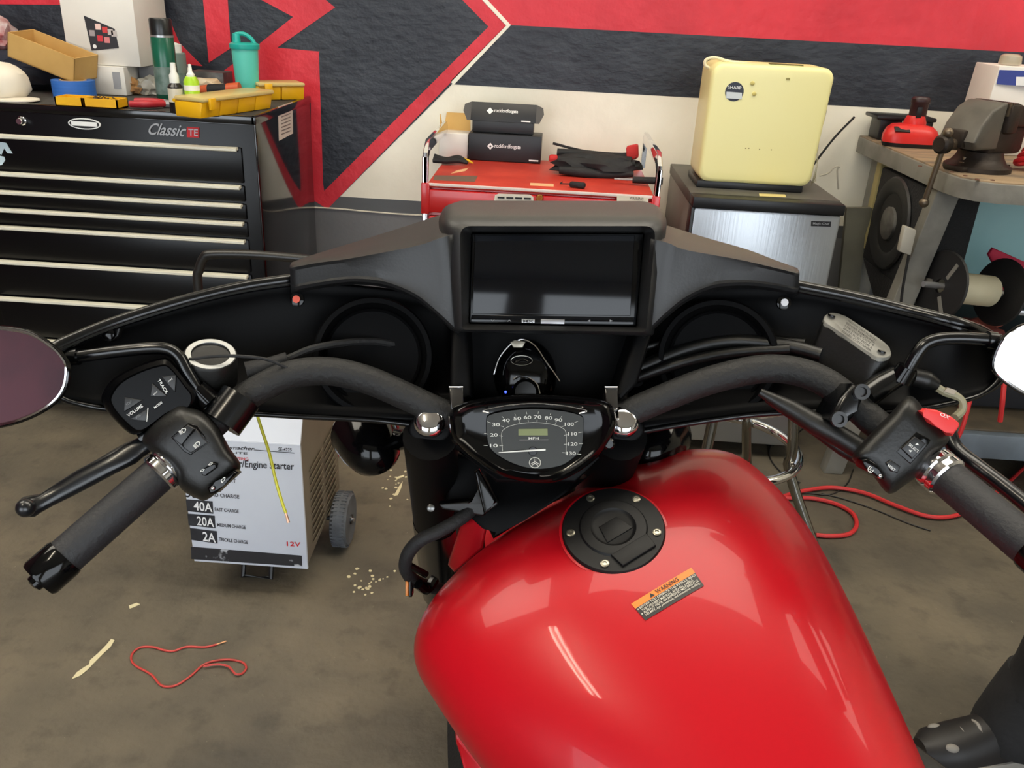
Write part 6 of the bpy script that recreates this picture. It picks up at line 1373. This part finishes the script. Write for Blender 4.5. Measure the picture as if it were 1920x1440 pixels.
# ---------------------------------------------------------------- right controls
def z7(x, y): return (1500+x*.30545, 560+y*.30545)
RTd = .772
rh = ob('switch_housing', dome([(v.x, v.y) for v in catmull([V(*z7(*q), 0) for q in ((330, 945), (450, 810), (560, 700), (640, 610), (700, 605), (780, 700), (880, 800), (915, 870), (830, 960), (760, 1060), (650, 1140), (570, 1195), (520, 1180), (440, 1080), (330, 1000))], 3, closed=True)], RTd), M_bpl, bk, ang=50)
def dr_(pts, t, th, m, name, par, bev=0.001): return ob(name, slab(poly([z7(*q) for q in pts], t), FW, th, bev), m, par)
ss = dr_(((590, 940), (715, 815), (805, 865), (795, 890), (680, 1015), (670, 1010)), RTd-.0005, 0.004, M_gbk, 'select_switch', rh)
sr = dr_(((625, 920), (705, 845), (775, 890), (690, 985)), RTd-.003, 0.006, MATS['rocker_black'], 'rocker', rh)
def rp(x, y, t=RTd-.0034): return P(*z7(x, y), t)
text(sr, 'SELECT', rp(664, 900), rp(722, 948), rp(674, 886), M_wht, eps=0.0001)
ob('arrow_icon', quad([rp(706, 896), rp(730, 900), rp(722, 884)]), M_wht, sr, recalc=False); ob('arrow_icon', quad([rp(668, 928), rp(692, 932), rp(676, 944)]), M_wht, sr, recalc=False)
rs = dr_(((530, 1010), (560, 990), (620, 1030), (600, 1070), (560, 1060)), RTd-.002, 0.012, MATS['rocker_black'], 'reset_button', rh)
text(rs, 'RESET', rp(536, 1028, RTd-.0025), rp(578, 1062, RTd-.0025), rp(545, 1014, RTd-.0025), M_wht, eps=0.0001)
stb = dr_(((380, 990), (420, 980), (480, 1020), (520, 1080), (520, 1110), (480, 1100), (400, 1040)), RTd-.002, 0.02, M_gbk, 'starter_button', rh, 0.002)
cxs = z7(434, 1048); ob('starter_icon', tube([P(cxs[0]+5*math.cos(a), cxs[1]+5.5*math.sin(a), RTd-.0026) for a in [2*math.pi*k/14 for k in range(11)]], 0.0004, 5), M_wht, stb)
ob('starter_icon', tube([P(cxs[0]+2, cxs[1]-4, RTd-.0028), P(cxs[0]-2, cxs[1], RTd-.0028), P(cxs[0]+2, cxs[1]+1, RTd-.0028), P(cxs[0]-2, cxs[1]+4, RTd-.0028)], 0.0004, 5, sub=1), M_wht, stb)
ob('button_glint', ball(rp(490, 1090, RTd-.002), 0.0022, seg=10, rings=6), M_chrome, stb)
ks = ob('kill_switch', slab(poly([z7(*q) for q in ((735, 690), (775, 685), (800, 675), (850, 685), (930, 720), (980, 760), (985, 780), (940, 845), (905, 810), (830, 780), (790, 760), (770, 715))], RTd+.0), FW, 0.03, 0.006), mat('kill_red', (226, 56, 56), 0.4), bk)
text(ks, 'OX', P(*z7(855, 715), RTd-.0006), P(*z7(912, 742), RTd-.0006), P(*z7(868, 697), RTd-.0006), M_wht, eps=0.0001)
# bar clamp of the brake master cylinder
cl = ob('brake_clamp', slab(poly([z7(*q) for q in ((250, 610), (330, 520), (400, 540), (410, 580), (350, 690), (310, 760), (240, 770), (190, 740), (200, 700))], .80), FW, 0.045, 0.008), M_fairg, bk)
for x, y in ((370, 572), (232, 740)): ob('clamp_bolt', lathe([(0.0075, 0), (0.0075, 0.005), (0.0045, 0.005), (0.004, 0.002), (0, 0.002)], P(*z7(x, y), .7995), -FW, 18), mat('dark_bolt', (60, 60, 60), 0.3, metal=0.7), cl)
ob('mirror_boss', tube([P(*z7(400, 600), .83), P(*z7(500, 530), .835), P(*z7(600, 470), .84)], [0.012, 0.012, 0.011], 14), M_fairg, cl)
# fluid reservoir
tl_ = [z7(*q) for q in ((150, 135), (150, 105), (185, 85), (240, 90), (300, 120), (420, 200), (520, 270), (560, 320), (555, 350), (510, 362), (470, 355), (380, 300), (260, 215), (170, 155))]
q = [(v.x, v.y) for v in catmull([V(*p, 0) for p in tl_], 3, closed=True)]
topn = unit(UP*0.8-FW*0.6)
rc_pts = [P(u, v, .835+(680-v)*0.0006) for u, v in q]
dn_ = unit(-UP*0.86-RT*0.26+FW*0.25)
rv = ob('fluid_reservoir', slab([p_+dn_*0.003 for p_ in rc_pts], dn_, 0.042, 0.003), M_bpl, bk)
rcv = ob('reservoir_cover', slab(rc_pts, dn_, 0.004, 0.0012), mat('cover_grey', (128, 126, 118), 0.4, c2=(110, 108, 101), ns=40), rv)
ps = [V(*z7(*p_), 0) for p_ in ((205, 125), (500, 325))]
for k in range(5):
    off = -34+k*16
    a_, b_ = z7(255+off*-.55+18, 165+off+8), z7(440+off*-.55+10, 288+off+8)
    text(rcv, ('WARNING CLEAN FILLER CAP', 'BEFORE REMOVING.', 'USE ONLY DOT 4', 'BRAKE FLUID FROM A', 'SEALED CONTAINER')[k], P(a_[0], a_[1], .8345+(680-a_[1])*.0006-.0015), P(b_[0], b_[1], .8345+(680-b_[1])*.0006-.0015), P(a_[0]+1.6, a_[1]-3.4, .8345+(680-a_[1])*.0006-.0015), mat('cover_ink', (60, 58, 54), 0.6), eps=0.0004)
for p_ in ((192, 108), (500, 328)): ob('cover_screw', lathe([(0.004, 0), (0.004, 0.0015), (0, 0.0018)], P(*z7(*p_), .834+(680-z7(*p_)[1])*.0006), -dn_, 12), M_gbk, rcv)
# brake line, throttle cables and brake lever
ob('brake_hose', tube([P(*z7(*q), t) for *q, t in ((690, 480, .85), (770, 500, .85), (840, 530, .85))], [0.009, 0.010, 0.006], 12), M_bpl, bk)
ob('switch_wire', tube([P(*z7(*q), t) for *q, t in ((840, 545, .85), (890, 575, .85), (960, 600, .85), (995, 640, .85), (990, 690, .85), (950, 730, .845))], 0.0042, 8), mat('wire_khaki', (150, 144, 116), 0.5), bk)
ob('wire_tag', slab(poly([z7(*q) for q in ((885, 570), (905, 545), (965, 565), (945, 590))], .845), FW, 0.004), mat('tag_beige', (170, 158, 140), 0.5), bk)
ob('throttle_tube', tube([P(*q) for q in ((1425, 735, .845), (1480, 765, .84), (1530, 795, .83), (1580, 822, .82), (1640, 860, .81))], [0.004, 0.009, 0.0105, 0.0105, 0.0105], 12), M_bpl, bk)
ob('throttle_tube', tube([P(*q) for q in ((1640, 872, .81), (1590, 850, .83), (1520, 800, .845), (1440, 745, .86))], 0.006, 10), M_bpl, bk)
lvr = [(1775, 800, .84), (1790, 838, .83), (1830, 872, .81), (1880, 910, .79), (1960, 975, .76), (2040, 1040, .73)]
ob('brake_lever', tube([P(*q) for q in lvr], [0.008, 0.0075, 0.0075, 0.0075, 0.0075, 0.009], 14), M_lever, bk)
ob('cable_bundle', tube([P(*q) for q in ((1200, 690, .93), (1290, 655, .93), (1380, 640, .92), (1480, 650, .90), (1540, 665, .885))], 0.0075, 10), M_bpl, bk)
ob('cable_bundle', tube([P(*q) for q in ((1190, 710, .925), (1280, 680, .915), (1370, 662, .91), (1480, 655, .895))], 0.006, 10), M_bpl, bk)
ob('cable_bundle', tube([P(*q) for q in ((1180, 660, .94), (1290, 632, .94), (1400, 632, .93), (1510, 642, .905))], 0.004, 10), M_bpl, bk)
# ---------------------------------------------------------------- mirrors
def mirror(pts, aim, stem, base, cuff):
    pts = [(v.x, v.y) for v in catmull([V(*p, 0) for p in pts], 3, closed=True)]
    mu = sum(p[0] for p in pts)/len(pts); mv = sum(p[1] for p in pts)/len(pts)
    c0 = P(mu, mv, .80); d = unit(c0-CC); r_ = unit(Vector(aim)-c0); n_ = unit(r_-d)
    def on(u, v, off=0.0): dd = ray(u, v); q0 = c0+n_*off; return CC+dd*((q0-CC).dot(n_)/dd.dot(n_))
    def rg(k, off): return [on(mu+(u-mu)*k, mv+(v-mv)*k, off) for u, v in pts]
    m = ob('mirror', loft([rg(0.55, -0.03), rg(0.9, -0.02), rg(1.0, -0.006), rg(1.0, 0.001), rg(0.97, 0.003), rg(0.93, 0.001), rg(0.92, -0.001)]), M_gbk, bk)
    ob('mirror_glass', slab(rg(0.915, 0.0004), -n_, 0.001), M_glass, m)
    ob('chrome_trim', tube(rg(0.935, 0.002), 0.0016, 6, closed=True, sub=1), M_chrome, m)
    ob('mirror_stem', tube([P(*q) for q in stem], 0.0062, 12), M_fairg, m)
    ob('stem_cuff', tube([P(*q) for q in cuff], 0.0085, 14, sub=1), M_fairg, m)
    ob('stem_base', tube([P(*q) for q in base], [0.0095, 0.0115], 14, sub=1), M_gbk, m)
mirror([(133, 690), (128, 727), (105, 758), (60, 785), (0, 803), (-70, 805), (-130, 780), (-160, 735), (-160, 680), (-130, 635), (-70, 612), (0, 610), (60, 620), (105, 648), (126, 671)], (-4.45, -2.2, 1.9),
       [(120, 670, .815), (150, 668, .815), (210, 660, .817), (280, 653, .82), (315, 655, .822), (335, 668, .823), (350, 695, .824), (365, 722, .826), (372, 735, .828)],
       [(368, 728, .827), (392, 752, .832)], [(130, 669, .815), (148, 668, .815)])
mirror([(1857, 690), (1866, 652), (1888, 622), (1925, 604), (1985, 598), (2050, 610), (2100, 645), (2110, 690), (2090, 735), (2040, 765), (1985, 770), (1925, 745), (1880, 717)], (2.2, -5.0, 1.6),
       [(1875, 638, .815), (1840, 636, .815), (1800, 634, .817), (1760, 636, .82), (1735, 645, .822), (1720, 662, .824), (1705, 688, .828), (1695, 705, .832)],
       [(1702, 688, .829), (1686, 712, .835)], [(1850, 637, .815), (1866, 639, .815)])
# ---------------------------------------------------------------- passing lamps and hanging wire
for u, v, dirx in ((692, 828, -1), (1225, 828, 1)):
    c0 = P(u, v, 1.02); ax_ = unit(FW*0.8+UP*0.45+RT*(-0.35 if dirx < 0 else 0.35))
    lm = ob('passing_lamp', lathe([(0.004, -0.05), (0.018, -0.045), (0.031, -0.028), (0.038, -0.005), (0.040, 0.015), (0.042, 0.02), (0.040, 0.026), (0.036, 0.026), (0, 0.03)], c0, ax_, 32), M_gbk, bk)
    ob('lamp_arm', tube([c0, P(u-dirx*70, v-5, 1.0), P(u-dirx*120, v-12, .95)], [0.016, 0.012, 0.014], 12), M_gbk, lm)
ob('loose_wire', tube([P(*q) for q in ((480, 770, .88), (489, 800, .88), (505, 850, .88), (518, 905, .88), (530, 945, .88), (536, 962, .88))], 0.0016, 6), mat('yellow_wire', (206, 200, 52), 0.4), bk)
ob('bare_copper', tube([P(536, 962, .88), P(541, 980, .88)], [0.0013, 0.0016], 6, sub=1), mat('copper_bright', (222, 170, 140), 0.35, metal=0.6), bk)
